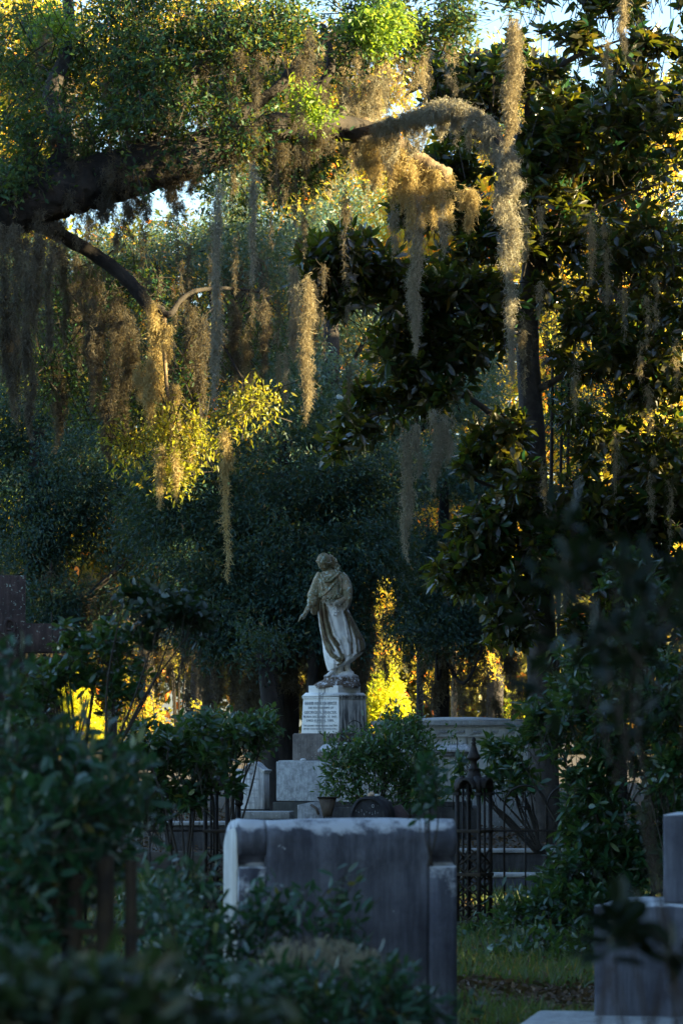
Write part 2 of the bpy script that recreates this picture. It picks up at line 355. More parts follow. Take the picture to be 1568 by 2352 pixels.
def ribbons(mb, pts, wid):
    """pts (n,k,3) thin strips"""
    n, k, _ = pts.shape; s = norm(np.stack([rng.standard_normal(n), rng.standard_normal(n)*.4, rng.standard_normal(n)*.5], 1))[:, None]
    wd = np.broadcast_to(np.asarray(wid, float).reshape(-1, 1, 1), (n, 1, 1))*np.linspace(1, .5, k)[None, :, None]
    v = np.stack([pts-s*wd*.5, pts+s*wd*.5], 2).reshape(-1, 3)
    b = (np.arange(n)*k*2)[:, None]+np.arange(k-1)[None]*2
    f = np.stack([b, b+1, b+3, b+2], -1).reshape(-1, 4); return mb.add(v, f)
def clusters(mb, c, k, spread, Lg, Wd, kind=0, out=None, dn=.2, tw=None, droop=.15, upb=.5):
    """k leaves round every centre; out = crown centre the twigs grow away from"""
    n = len(c); ax = rng.standard_normal((n, 3))
    if out is not None: ax = ax*.6+norm(c-out)*1.0
    ax[:, 2] -= dn; ax = norm(ax)
    t = rng.random((n, k, 1)); pos = c[:, None]+ax[:, None]*(t-.5)*spread*1.6+rng.standard_normal((n, k, 3))*spread*.22
    d = ax[:, None]*.8+rng.standard_normal((n, k, 3))*.75; d[..., 2] -= dn*.6
    pos = pos.reshape(-1, 3); d = d.reshape(-1, 3); m = keep(pos, Lg*.3); leaves(mb, pos[m], d[m], Lg, Wd, kind, droop, upb)
    if tw is not None:
        m = keep(c); cc = c[m]; a = ax[m]; p = np.stack([cc-a*spread*1.3, cc-a*spread*.3+rng.standard_normal(cc.shape)*spread*.1, cc+a*spread*.9], 1)
        ribbons(tw, p, spread*.05)
def rosettes(mb, c, k, Lg, Wd, out, tw=None, dn=.0):
    """whorls of big leathery leaves at twig ends"""
    n = len(c); ax = norm(norm(c-out)*.8+rng.standard_normal((n, 3))*.6+np.array([0, 0, .35]))
    A = norm(np.cross(ax, rng.standard_normal((n, 3)))); B = np.cross(ax, A)
    th = (np.arange(k)*2.4)[None]+rng.random((n, 1))*6+rng.standard_normal((n, k))*.25
    el = rng.uniform(-.15, 1.0, (n, k))
    d = ax[:, None]*el[..., None]+A[:, None]*np.cos(th)[..., None]+B[:, None]*np.sin(th)[..., None]; d[..., 2] -= dn
    pos = c[:, None]+ax[:, None]*(rng.random((n, k, 1))*.5*Lg)+norm(d)*Lg*.08
    pos = pos.reshape(-1, 3); d = d.reshape(-1, 3); m = keep(pos, Lg*.3); leaves(mb, pos[m], d[m], Lg, Wd, 1, .12, 1.4)
    if tw is not None:
        m = keep(c, Lg*.3); c = c[m]; ax = ax[m]; ribbons(tw, np.stack([c-ax*Lg*1.6+np.array([0, 0, -.05]), c-ax*Lg*.6, c+ax*Lg*.3], 1), Lg*.07)
def moss(mb, path, wid, n, tl=(.06, .17), tw=.0042, side=.04, beam=False):
    """curly strands along a hanging axis; path (k,3) top to bottom, wid per point in m"""
    path = smooth(path, 5) if len(path) > 2 else np.asarray(path, float); k = len(path)
    wid = np.interp(np.linspace(0, 1, k), np.linspace(0, 1, len(wid)), wid)
    n = max(12, int(n*.78)); tw = tw*1.45; K = max(4, n//38); ja = rng.random(K)*.80-.08; jb = np.minimum(1, ja+rng.uniform(.12, .5, K)); ja = np.maximum(ja, 0)
    jang = rng.random(K)*6.283; jr = np.sqrt(rng.random(K))*.42; js = rng.integers(0, K, n); u = rng.random(n)**.9
    t = (ja[js]+(jb-ja)[js]*u)*(k-1); i = np.minimum(t.astype(int), k-2); f = (t-i)[:, None]
    p = path[i]*(1-f)+path[i+1]*f; wv = (wid[i]*(1-f[:, 0])+wid[i+1]*f[:, 0])
    cl = .55+.9*noise3(np.stack([t*.9, t*0+path[0, 0]*3, t*0], 1), 1.)
    a = rng.random(n)*6.283; ws = wid.max()*.022+.005; r = np.abs(rng.standard_normal(n))*ws*(1.15-.8*u); off = jr[js]*wv*cl*(1+.25*np.sin(t*1.7+js*2.3))
    p = p+np.stack([np.cos(jang[js])*off+np.cos(a)*r+.012*np.sin(t*3+js), np.sin(jang[js])*off+np.sin(a)*r, 0*r], 1); ln = rng.uniform(*tl, (n,))*(.6+.5*wv/max(wid.max(), 1e-6))*(1-.35*u)
    if beam: m = keep(p, .03); p = p[m]; a = a[m]; ln = ln[m]; n = len(p)
    pts = [p]; d = np.stack([np.cos(a)*side, np.sin(a)*side, -np.ones(n)*.8], 1)+rng.standard_normal((n, 3))*.4
    for q in range(4):
        d = norm(d*.45+rng.standard_normal((n, 3))*.8+np.array([0, 0, -.42])); pts.append(pts[-1]+d*(ln/4)[:, None])
    return ribbons(mb, np.stack(pts, 1), tw*rng.uniform(.6, 1.3, n))
def mossline(x, y0, y1, D, wd, n, mb, xe=None, prof=(.5, 1, .9, .7, .8, .55, .35, .12), **kw):
    xe = x if xe is None else xe; s = D/F; k = 6; ys = np.linspace(y0, y1, k)
    path = [P(x+(xe-x)*i/(k-1)+random.uniform(-1, 1)*wd*.2, yy, D+random.uniform(-.05, .05)) for i, yy in enumerate(ys)]
    return moss(mb, path, np.array(prof)*wd*s, n, **kw)

# ================================================================== STATUE
U = .0011075
def S(cx, cy, y=0): return np.array([(cx-850)*U, y, (1600-cy)*U])
statue = thing('statue', 'stained white marble statue of a woman in a gown, one arm reaching down', 'statue',
               tuple(P(774.2, 1556.7, 48.5)))
def dist_poly(px, pz, poly):
    poly = np.asarray(poly, float); best = np.full(len(px), 1e9)
    for a, b in zip(poly[:-1], poly[1:]):
        ab = b-a; t = np.clip(((px-a[0])*ab[0]+(pz-a[1])*ab[1])/(ab@ab), 0, 1)
        best = np.minimum(best, np.hypot(px-a[0]-t*ab[0], pz-a[1]-t*ab[1]))
    return best
def statue_loft(rings, seg=150, folds=(), wave=0, sub=10, stain0=0., cap=True):
    """rings: (cy, left, right, depth_front, depth_back, yc, slope px) ; returns verts/faces/stain"""
    r = smooth(np.array(rings, float), sub); n = len(r); a = np.arange(seg)*2*np.pi/seg
    ca, sa = np.cos(a), np.sin(a); V = []; ST = []
    for i, (cy, l, rr, df, db, yc, sl) in enumerate(r):
        cx = (l+rr)/2; hw = (rr-l)/2
        x = cx+hw*np.sign(ca)*np.abs(ca)**.92; y = yc+np.where(sa < 0, df, db)*sa
        if wave: y = y+wave*(np.sin(a*13+i*.09)+.6*np.sin(a*23-i*.13))*(np.abs(sa)**.5); x = x+wave/U*.35*np.sin(a*13+i*.09)*ca
        z = cy+sl*(x-cx)/max(hw, 1); st = np.full(seg, stain0)
        fr = (sa < .25)
        for path, wd, am, sg in folds:
            d = dist_poly(x, z, path); g = np.exp(-(d/wd)**2)*fr; y = y-am*g; st = st+sg*np.exp(-(d/(wd*1.5))**2)*fr
        V.append(np.stack([(x-850)*U, y, (1600-z)*U], 1)); ST.append(st)
    V = np.concatenate(V); i = np.arange(n-1)[:, None]*seg; j = np.arange(seg)[None]; k = (j+1) % seg
    f = [list(q) for q in np.stack([i+j, i+k, i+seg+k, i+seg+j], -1).reshape(-1, 4)]
    if cap: f += [list(range(seg)), [(n-1)*seg+q for q in range(seg)][::-1]]
    return V, f, np.clip(np.concatenate(ST), 0, 1)
skirt = [(1475, 765, 1010, .10, .10, .0, -45), (1462, 745, 1050, .15, .15, .0, -62), (1440, 738, 1075, .17, .18, .0, -66), (1380, 715, 1130, .18, .20, .01, -50), (1290, 692, 1166, .185, .22, .02, -24), (1180, 680, 1160, .18, .21, .02, -5),
         (1060, 655, 1100, .17, .19, .01, 0), (940, 638, 1035, .16, .17, .0, 0), (840, 631, 985, .15, .15, -.005, 0), (760, 638, 945, .14, .13, -.01, 0), (690, 648, 915, .13, .12, -.01, 0), (660, 660, 900, .10, .1, -.01, 0)]
sf = [([(650, 740), (668, 950), (700, 1150), (790, 1330), (880, 1410)], 15, .026, .75), ([(695, 760), (712, 950), (770, 1130), (860, 1270), (915, 1390)], 13, .024, .7),
      ([(735, 800), (775, 950), (815, 1080), (880, 1180), (925, 1300), (925, 1390)], 9, .020, .35), ([(715, 780), (745, 950), (795, 1120), (872, 1230)], 9, -.02, .6), ([(672, 760), (690, 950), (738, 1150), (820, 1300)], 8, -.02, .6),
      ([(915, 850), (945, 960), (965, 1100), (985, 1200), (985, 1340)], 9, .018, .25), ([(940, 850), (985, 1000), (1015, 1150), (1020, 1320)], 9, -.016, .55), ([(960, 850), (1015, 1000), (1065, 1150), (1080, 1300)], 12, .02, .5),
      ([(985, 870), (1060, 1040), (1110, 1180), (1130, 1280)], 12, -.012, .45), ([(1010, 900), (1085, 1050), (1145, 1180), (1150, 1290)], 14, .014, .6),
      ([(700, 1170), (745, 1290), (830, 1370)], 8, .014, .25), ([(715, 1260), (770, 1350), (850, 1400)], 7, .012, .2), ([(695, 1160), (730, 1290), (800, 1380)], 7, -.010, .3),
      ([(920, 1110), (960, 1160), (975, 1200)], 8, .014, .3), ([(900, 1330), (960, 1350), (1010, 1330)], 7, .010, .1), ([(850, 1400), (880, 1385), (915, 1405), (890, 1445), (850, 1455)], 10, .022, .5),
      ([(735, 1380), (760, 1430), (860, 1455)], 7, .01, .1), ([(1040, 1350), (1100, 1320), (1150, 1270)], 9, .015, .4), ([(845, 820), (860, 1000), (900, 1150)], 40, .016, -.2), ([(780, 1240), (800, 1380), (810, 1450)], 26, .014, -.1)]
torso = [(705, 640, 905, .13, .12, -.015, 5), (690, 620, 935, .155, .135, -.02, 8), (665, 608, 945, .165, .14, -.02, 6), (600, 606, 942, .155, .14, -.015, 0), (520, 606, 940, .145, .135, -.01, 0), (460, 618, 932, .13, .12, 0, 0), (420, 638, 915, .105, .1, .01, -6), (392, 665, 885, .08, .085, .015, -10), (372, 692, 845, .065, .065, .01, -12)]
tf = [([(665, 400), (672, 450), (710, 508), (770, 505), (840, 440), (880, 400)], 11, .03, 0), ([(650, 410), (655, 470), (700, 530), (780, 525), (860, 455)], 6, -.022, 0), ([(690, 410), (705, 460), (740, 480), (800, 430)], 9, .014, 0),
      ([(635, 480), (645, 580), (630, 690)], 8, .018, 0), ([(622, 470), (626, 580), (612, 680)], 6, -.012, 0), ([(672, 520), (678, 600), (720, 650)], 8, .017, 0), ([(830, 520), (760, 600), (700, 655)], 9, .017, 0), ([(800, 510), (740, 580), (690, 620)], 6, -.012, 0),
      ([(862, 470), (872, 560), (874, 650)], 7, -.03, 0), ([(890, 470), (905, 560), (890, 640)], 10, .016, 0), ([(850, 490), (845, 600), (850, 650)], 9, .012, 0), ([(620, 680), (650, 695), (680, 670)], 9, .02, 0)]
mb = MB()
for args in ((skirt, 160, sf, .0035), (torso, 150, tf, .002)):
    v, f, st = statue_loft(args[0], args[1], args[2], args[3]); mb.add(v, f, np.maximum(st, .01))
def sleeve(mb, pts, seg=40, k=8, wave=.0, st=.35, cap=True, nf=5):
    """pts: (cx,cy,y, radius px x, radius y m)"""
    p = smooth(np.array(pts, float), k); n = len(p); c = np.array([S(a, b, y) for a, b, y, _, _ in p])
    T = norm(np.gradient(c, axis=0)); A = norm(np.cross(T, [0, -1, 0.001])); B = np.cross(T, A); a = np.arange(seg)*2*np.pi/seg
    wv = 1+wave*np.sin(a*nf)[None]*np.linspace(.3, 1, n)[:, None]
    v = c[:, None]+(p[:, 3]*U)[:, None, None]*(np.cos(a)*wv)[..., None]*A[:, None]+p[:, 4][:, None, None]*(np.sin(a)*wv)[..., None]*B[:, None]
    f = [[i*seg+j, i*seg+(j+1) % seg, (i+1)*seg+(j+1) % seg, (i+1)*seg+j] for i in range(n-1) for j in range(seg)]
    if cap: f += [list(range(seg)), [(n-1)*seg+q for q in range(seg)][::-1]]
    mb.add(v.reshape(-1, 3), f, np.full(n*seg, st))
# reaching arm: over-sleeve, inner sleeve, hanging lobe of cloth
sleeve(mb, [(668, 420, .0, 52, .055), (640, 480, -.02, 58, .065), (615, 560, -.04, 62, .07), (592, 630, -.06, 66, .075), (580, 668, -.07, 70, .08), (582, 672, -.07, 50, .06)], wave=.06)
sleeve(mb, [(600, 650, -.06, 55, .06), (580, 700, -.09, 58, .06), (562, 745, -.11, 60, .06), (560, 750, -.11, 44, .045)], wave=.05)
sleeve(mb, [(612, 700, -.05, 48, .045), (604, 770, -.06, 46, .04), (592, 830, -.07, 44, .035), (588, 870, -.075, 34, .028), (586, 888, -.075, 14, .012)], wave=.08, st=.8, nf=4)
# folded arm: over-sleeve, wide hanging cuff
sleeve(mb, [(885, 425, .0, 50, .06), (925, 480, -.01, 60, .075), (950, 550, -.03, 64, .085), (958, 610, -.06, 66, .09), (955, 640, -.08, 62, .085), (950, 642, -.08, 40, .05)], wave=.07)
sleeve(mb, [(955, 620, -.06, 60, .08), (965, 680, -.09, 56, .085), (955, 740, -.10, 52, .08), (940, 790, -.10, 42, .065), (930, 822, -.10, 34, .05), (928, 826, -.1, 18, .03)], wave=.1)
sleeve(mb, [(985, 640, -.04, 38, .05), (978, 720, -.05, 36, .05), (962, 790, -.06, 28, .04), (950, 830, -.06, 14, .02)], wave=.1)
robe = mb.build('robe', M['statue'], statue, smooth=True)

# body: head, neck, forearms, hands, feet as one remeshed surface
mb = MB()
# head in its own frame (face towards -y), head centre at origin
hr = Matrix.Rotation(R(-44), 3, 'Z') @ Matrix.Rotation(R(27), 3, 'X') @ Matrix.Rotation(R(8), 3, 'Y')
HC = S(700, 288, -.04)
bm = bmesh.new(); bmesh.ops.create_uvsphere(bm, u_segments=64, v_segments=48, radius=1)
for v in bm.verts:
    x, y, z = v.co; X_, Y_, Z_ = x*.073, y*.09, z*.112
    if z < 0: X_ *= 1-.30*(-z)**1.5; Y_ = Y_*(1-.12*(-z)) if y > 0 else Y_*(1-.10*(-z))
    if y < 0:
        g = lambda cx, cz, sx, sz: math.exp(-((X_-cx)/sx)**2-((Z_-cz)/sz)**2)
        Y_ -= .020*g(0, -.030, .010, .012)+.012*g(0, -.008, .007, .022)+.006*g(0, -.060, .016, .006)+.005*g(0, -.070, .013, .005)+.010*g(0, -.093, .020, .014)
        Y_ += .013*g(.028, .0, .016, .010)+.013*g(-.028, .0, .016, .010)+.004*g(0, -.065, .018, .003)
        Y_ -= .006*g(.028, .0, .010, .006)+.006*g(-.028, .0, .010, .006)+.006*g(.026, .018, .022, .007)+.006*g(-.026, .018, .022, .007)
        Y_ -= .004*g(.042, -.035, .02, .02)+.004*g(-.042, -.035, .02, .02)
    v.co = hr @ Vector((X_, Y_, Z_)) + Vector(HC)
frombm(mb, bm)
for sx in (-1, 1): ball(mb, hr @ Vector((sx*.072, .012, -.012))+Vector(HC), .02, 2, 0, (.35, .6, 1.1), hr)
tube(mb, smooth([S(760, 440, .02), S(755, 390, .01), S(742, 350, .0), S(725, 310, -.01)], 4), np.array([.075]*3+[.062]*3+[.052]*4+[.05]*3)[:13], 24)
def hand(mb, wrist, palm, fdir, spread, thumb, curl, r=.0085, ln=.062):
    """palm blob plus four fingers of different length and a thumb from the side"""
    wrist, palm, fdir, spread, thumb, curl = [np.asarray(a, float) for a in (wrist, palm, fdir, spread, thumb, curl)]
    tube(mb, smooth([wrist, (wrist+palm)/2, palm, palm+norm(fdir)*.028], 3), [.021, .022, .026, .030, .032, .032, .033, .033, .032, .028][:10], 16, flat=.6)
    for i, (o, l) in enumerate(zip((-1.5, -.5, .5, 1.5), (.88, 1.02, 1, .78))):
        b = palm+norm(fdir)*.022+norm(spread)*o*.0165; d = norm(fdir+.10*o*norm(spread)); p = [b]
        for q, (sl_, cu) in enumerate(((.45, .25), (.32, .6), (.23, .9))): d = norm(d+curl*cu); p.append(p[-1]+d*ln*l*sl_)
        tube(mb, smooth(p, 3), np.linspace(r*1.1, r*.75, 10), 10)
    b = palm-norm(spread)*.028-norm(fdir)*.01; d = norm(thumb); tube(mb, smooth([b, b+d*.026, b+d*.048+curl*.008], 4), np.linspace(.0115, .0085, 9), 10)
# reaching arm
tube(mb, smooth([S(590, 690, -.08), S(560, 745, -.11), S(525, 800, -.13), S(495, 855, -.15), S(478, 890, -.165)], 4), np.linspace(.042, .024, 17), 20)
hand(mb, S(480, 885, -.165), S(458, 912, -.175), [-.72, -.35, -.45], [.25, -.85, .3], [-.95, -.1, -.1], np.array([.35, .0, -.55]), .009)
# folded arm
tube(mb, smooth([S(950, 700, -.12), S(900, 728, -.17), S(860, 742, -.19), S(825, 752, -.2), S(805, 752, -.2)], 4), np.linspace(.042, .026, 17), 20)
hand(mb, S(812, 750, -.2), S(782, 745, -.205), [-1, -.1, .12], [.1, .0, -1], [-.55, -.5, .65], np.array([.1, .35, .1]), .0095)
# feet and the support between them
def foot(mb, ank, toe, side):
    ank, toe = np.array(ank), np.array(toe); d = norm(toe-ank); s = norm(np.array([-d[1], d[0], 0.])); L_ = np.linalg.norm(toe-ank)
    tube(mb, smooth([ank+[0, .0, .12], ank+[0, 0, .05], ank, ank+d*L_*.35-[0, 0, .004], ank+d*L_*.72-[0, 0, .004]], 4), np.interp(np.linspace(0, 1, 17), [0, .3, .5, .75, 1], [.045, .036, .036, .033, .028]), 20)
    for i in range(5):
        b = ank+d*L_*.68+s*(i-2)*.0125*side; e = ank+d*L_*(1.0-.045*i)+s*(i-2)*.0145*side
        tube(mb, [b, (b+e)/2+[0, 0, .004], e], [.012, .0105 if i else .013, .009 if i else .0115], 8)
foot(mb, S(800, 1535, -.06), S(722, 1592, -.17), 1)
foot(mb, S(965, 1500, .03), S(1012, 1548, -.06), -1)
tube(mb, smooth([S(800, 1440, -.03), S(802, 1490, -.04), S(798, 1530, -.05)], 4), np.linspace(.056, .044, 9), 20)
tube(mb, smooth([S(950, 1370, .02), S(955, 1430, .03), S(966, 1500, .03)], 4), np.linspace(.052, .034, 9), 20)
tube(mb, smooth([S(880, 1390, .02), S(878, 1470, .01), S(880, 1560, .0)], 4), np.linspace(.05, .048, 9), 20)
tube(mb, smooth([S(757, 430, .02), S(765, 520, .02), S(790, 700, .0), S(815, 1000, .0), S(820, 1300, .0), S(805, 1450, -.03)], 4), np.interp(np.linspace(0, 1, 21), [0, .15, .4, .8, 1], [.06, .085, .08, .07, .05]), 20)
tube(mb, smooth([S(800, 1000, .0), S(880, 1200, .0), S(945, 1380, .02)], 4), [.07]*9, 16)
tube(mb, smooth([S(757, 470, .02), S(680, 470, .0), S(625, 570, -.05), S(592, 690, -.08)], 4), [.05]*13, 16)
tube(mb, smooth([S(757, 470, .02), S(900, 470, .0), S(950, 570, -.02), S(952, 700, -.12)], 4), [.05]*13, 16)
tmp = mb.build('figure', M['statue'], statue, smooth=True)
md = tmp.modifiers.new('r', 'REMESH'); md.mode = 'VOXEL'; md.voxel_size = .0045
m2 = tmp.modifiers.new('s', 'SMOOTH'); m2.factor = .5; m2.iterations = 2
bpy.context.view_layer.update()
dg = bpy.context.evaluated_depsgraph_get(); me = bpy.data.meshes.new_from_object(tmp.evaluated_get(dg)); tmp.modifiers.clear(); tmp.data = me; me.name = 'figure'
me.polygons.foreach_set('use_smooth', np.ones(len(me.polygons), bool))
if not me.materials: me.materials.append(M['statue'])
# hair: wavy cap, rolled band round the face, locks blown to the right
mb = MB(); bm = bmesh.new(); bmesh.ops.create_uvsphere(bm, u_segments=72, v_segments=48, radius=1)
bmesh.ops.delete(bm, geom=[v for v in bm.verts if v.co.z < (.12-.5*min(1, max(0, v.co.y+.35)/.5) if v.co.y > -.35 else .38)], context='VERTS')
for v in bm.verts:
    t = math.atan2(v.co.y, v.co.x); k = 1+.022*math.sin(t*17+v.co.z*9)+.015*math.sin(t*29-v.co.z*16)
    v.co = hr @ Vector((v.co.x*.084*k, (v.co.y*.102+.006)*k, v.co.z*.124*k)) + Vector(HC)
frombm(mb, bm)
for i in range(26):
    t = R(-200+i*220/25); fr_ = max(0, -math.sin(t)); e = Vector((math.cos(t)*.080, math.sin(t)*.088+.008, -.004+.006*math.sin(i*2.1)+.058*fr_))
    ball(mb, hr @ e + Vector(HC), random.uniform(.015, .021), 2, .05, (1.2, 1, .8), hr)
for (ax, ay, bx, by, r) in [(775, 225, 850, 300, .024), (790, 260, 875, 340, .024), (770, 290, 850, 350, .022), (780, 320, 885, 362, .02), (760, 200, 830, 262, .022), (800, 300, 870, 375, .018)]:
    p = [S(ax+(bx-ax)*t+8*math.sin(t*9+ax), ay+(by-ay)*t+9*math.cos(t*8+ay), .02-.03*t) for t in np.linspace(0, 1, 9)]
    tube(mb, smooth(p, 3), np.concatenate([np.full(18, r), np.linspace(r, r*.45, 7)])*(1+.18*np.sin(np.arange(25)*1.1)), 12)
mb.build('hair', M['statue'], statue, smooth=True)
# bouquet in the crook of the arm, with a trailing spray
mb = MB()
for i in range(70):
    t = random.random(); c = S(690+185*t, 672+38*math.sin(t*3)+random.uniform(-26, 26)+(26 if t < .4 else -6), -.20+random.uniform(-.03, .04)); ball(mb, c, random.uniform(.010, .021), 1, .25, (1, .7, .8))
for i in range(52):
    t = random.random()**.8; c = S(835+random.uniform(-45, 45)*(1-t*.6), 770+120*t, -.195+random.uniform(-.02, .02)); ball(mb, c, random.uniform(.008, .017), 1, .3, (1, .6, .9))
tube(mb, smooth([S(700, 690, -.19), S(780, 700, -.19), S(830, 730, -.185), S(838, 800, -.185), S(835, 870, -.19)], 4), .009, 6); mb.build('flower_bouquet', M['statue'], statue)
# rock the figure stands on
mb = MB(); r = np.array([(1715, 585, 1112, .27, .25), (1690, 588, 1108, .27, .25), (1660, 625, 1100, .24, .24), (1625, 690, 1085, .2, .2), (1590, 715, 1070, .19, .16), (1560, 790, 1050, .12, .12), (1545, 850, 1010, .07, .08)], float)
rr = smooth(r, 4); V = []; sg = 72
for q, (cy, l, r_, df, db) in enumerate(rr):
    for j in range(sg):
        a = j*2*math.pi/sg; V.append(S((l+r_)/2+(r_-l)/2*math.cos(a), cy, (df if math.sin(a) < 0 else db)*math.sin(a)))
V = np.array(V); c = np.array([.0, 0, -.05]); nn = noise3(V*1.0+9, 14)+.6*noise3(V+3, 34); V = V+norm(V-c)*(nn[:, None]-.8)*.055
mb.add(V, [[i*sg+j, i*sg+(j+1) % sg, (i+1)*sg+(j+1) % sg, (i+1)*sg+j] for i in range(len(rr)-1) for j in range(sg)]+[[(len(rr)-1)*sg+j for j in range(sg)]])
mb.build('rock_base', M['statue'], statue)

# ================================================================== PEDESTAL (turned 37 degrees)
PY = 48.5; TH = R(-37)
ped = thing('pedestal', 'tall inscribed marble pedestal on stepped granite blocks, carrying the statue of a woman', 'pedestal', (X(768, PY), PY, 0), TH)
g0 = .28
def zz(py): return Z(py, PY)
h = lambda dpx: dpx/(math.cos(TH)+abs(math.sin(TH)))*PY/F/1.0
def hw(left): return (768-left)*PY/F/(math.cos(TH)+abs(math.sin(TH)))
mb = MB(); a = hw(708.5); box(mb, -a, a, -a, a, zz(1591.3), zz(1575), .004); mb.build('plinth', M['pedestal'], ped)
mb = MB(); a = hw(692.5); b = hw(702)
box(mb, -a, a, -a, a, zz(1600), zz(1591.2), .0, (a-b, a-b)); box(mb, -a*.985, a*.985, -a*.985, a*.985, zz(1604.5), zz(1601.2), .004); box(mb, -a*.955, a*.955, -a*.955, a*.955, zz(1608), zz(1604.4), .004)
mb.build('cornice', M['pedestal'], ped)
mb = MB(); a = hw(692); b = hw(696); box(mb, -a, a, -a, a, zz(1684.5), zz(1608.1), .005, (a-b, a-b)); die = mb.build('inscribed_block', M['pedestal'], ped)
def text(body, size, w=None, depth=.003):
    cu = bpy.data.curves.new('t', 'FONT'); cu.body = body; cu.size = size; cu.align_x = 'CENTER'; cu.extrude = depth; cu.offset = size*.012
    o = bpy.data.objects.new('t', cu); C.objects.link(o); bpy.context.view_layer.update()
    m = bpy.data.meshes.new_from_object(o.evaluated_get(bpy.context.evaluated_depsgraph_get())); bpy.data.objects.remove(o)
    v = np.zeros(len(m.vertices)*3); m.vertices.foreach_get('co', v); v = v.reshape(-1, 3); f = [list(p.vertices) for p in m.polygons]; bpy.data.meshes.remove(m)
    if w: v[:, 0] *= w/(v[:, 0].max()-v[:, 0].min())
    v[:, 0] -= (v[:, 0].max()+v[:, 0].min())/2
    return v, f
def writing(lines, y, parent, mat, x0=0):
    mb = MB()
    for body, pyb, hgt, wd in lines:
        v, f = text(body, hgt/.72, wd); mb.add(np.stack([v[:, 0]+x0, y(pyb)-v[:, 2], v[:, 1]+pyb], 1), f)
    return mb.build('inscription', mat, parent)
c2 = lambda y: zz(1521.8+y*.1465)      # crop rows to height
fy = lambda z: -(b+(a-b)*(zz(1608.1)-z)/(zz(1608.1)-zz(1684.5)))-.001
wr = lambda px: px*.1465*PY/F/math.cos(TH)
writing([('NANNIE HERNDON MERCER', c2(664), .041, wr(500)), ('THE BELOVED WIFE OF', c2(726), .028, wr(400)), ('GEORGE A. MERCER.', c2(804), .038, wr(510)), ('BORN DECEMBER 17, 1841.', c2(866), .029, wr(530)),
         ('DIED JUNE 16, 1885.', c2(926), .029, wr(430)), ('—', c2(958), .05, wr(145)), ('THE SUNSET FADETH AND THE DAY', c2(1002), .022, wr(530)), ('OF MY OLD SOUL STANDS STILL', c2(1052), .022, wr(530))], fy, die, M['letter'])
mb = MB(); a = hw(672); box(mb, -a, a, -a, a, zz(1746.5), zz(1686.5), .006); box(mb, -a+.012, a-.012, -a+.012, a-.012, zz(1687), zz(1684.3), .0); mb.build('upper_step', M['granite'], ped)
mb = MB(); a = hw(635); box(mb, -a, a, -a, a, zz(1839), zz(1749), .008); box(mb, -a+.02, a-.02, -a+.02, a-.02, zz(1750), zz(1746.4), .0); mb.build('middle_step', M['granite2'], ped)
mb = MB(); a = hw(627); box(mb, -a, a, -a, a, g0-.05, zz(1841.5), .01); mb.build('lower_step', M['darkbase'], ped)
mb = MB(); ball(mb, (0, 0, 0), .032, 2, .1, (1.2, .9, .7)); o = mb.build('pebble', M['pebble'], smooth=True); o.location = P(696, 1745, PY-.62); tag(o, 'small white pebble left on the edge of the speckled granite step', 'pebble')
o.location = Vector(P(696, 1745.6, PY-.30))

# ================================================================== HEADSTONE left of the pedestal
hd = thing('headstone', 'small pale headstone with curved moulded top and carved flower, left of the pedestal', 'headstone', (X(586, 46.5), 46.5, 0), R(-20))
s = 46.5/F; zh = lambda v: Z(v, 46.5)
def bell(w, top, base, n=18):
    out = []
    for i in range(n+1):
        t = -1+2*i/n; out.append((t*w, base+(top-base)*(.5+.5*math.cos(math.pi*min(1, abs(t)*1.12)))**1.0))
    return out
fw = 27*s/math.cos(R(20)); mb = MB()
prism(mb, [(-fw, zh(1858)), (fw, zh(1858))]+bell(fw, zh(1755), zh(1773))[::-1], -.09, .09, .004); body = mb.build('stone', M['marble'], hd)
mb = MB()
for k, (ww, off, dp, th) in enumerate(((fw*1.14, 5.5, .115, 4.0), (fw*1.06, 1.5, .10, 4.2))):
    up = bell(ww, zh(1755-off), zh(1773-off)); lo = [(x, z-th*s) for x, z in up]
    prism(mb, up[::-1]+lo, -dp, dp, .002)
mb.build('moulded_cap', M['marble'], hd)
mb = MB(); box(mb, -fw*1.12, fw*1.12, -.12, .12, zh(1866), zh(1857.9), .004); mb.build('footing', M['darkbase'], hd)
mb = MB()
for i in range(9):
    a = i*.7; ball(mb, (-.02+.028*math.cos(a)*(1+.3*(i % 2)), -.092, zh(1771)+.026*math.sin(a)), .013, 1, .1, (1, .35, .7))
for i in range(3): tube(mb, [(-.02, -.093, zh(1779)), (-.02+.03*(i-1), -.096, zh(1772))], .004, 6)
mb.build('carved_flower', M['letter'], body)
writing([('HERNDON', zh(1791), .020, .19), ('OLIVER', zh(1798), .014, .10), ('MERCER', zh(1816), .017, .17), ('AGED', zh(1824), .013, .09), ('IN LOVING', zh(1833), .013, .17), ('MEMORY', zh(1845), .013, .12)], lambda z: -.0905, body, M['letter'])
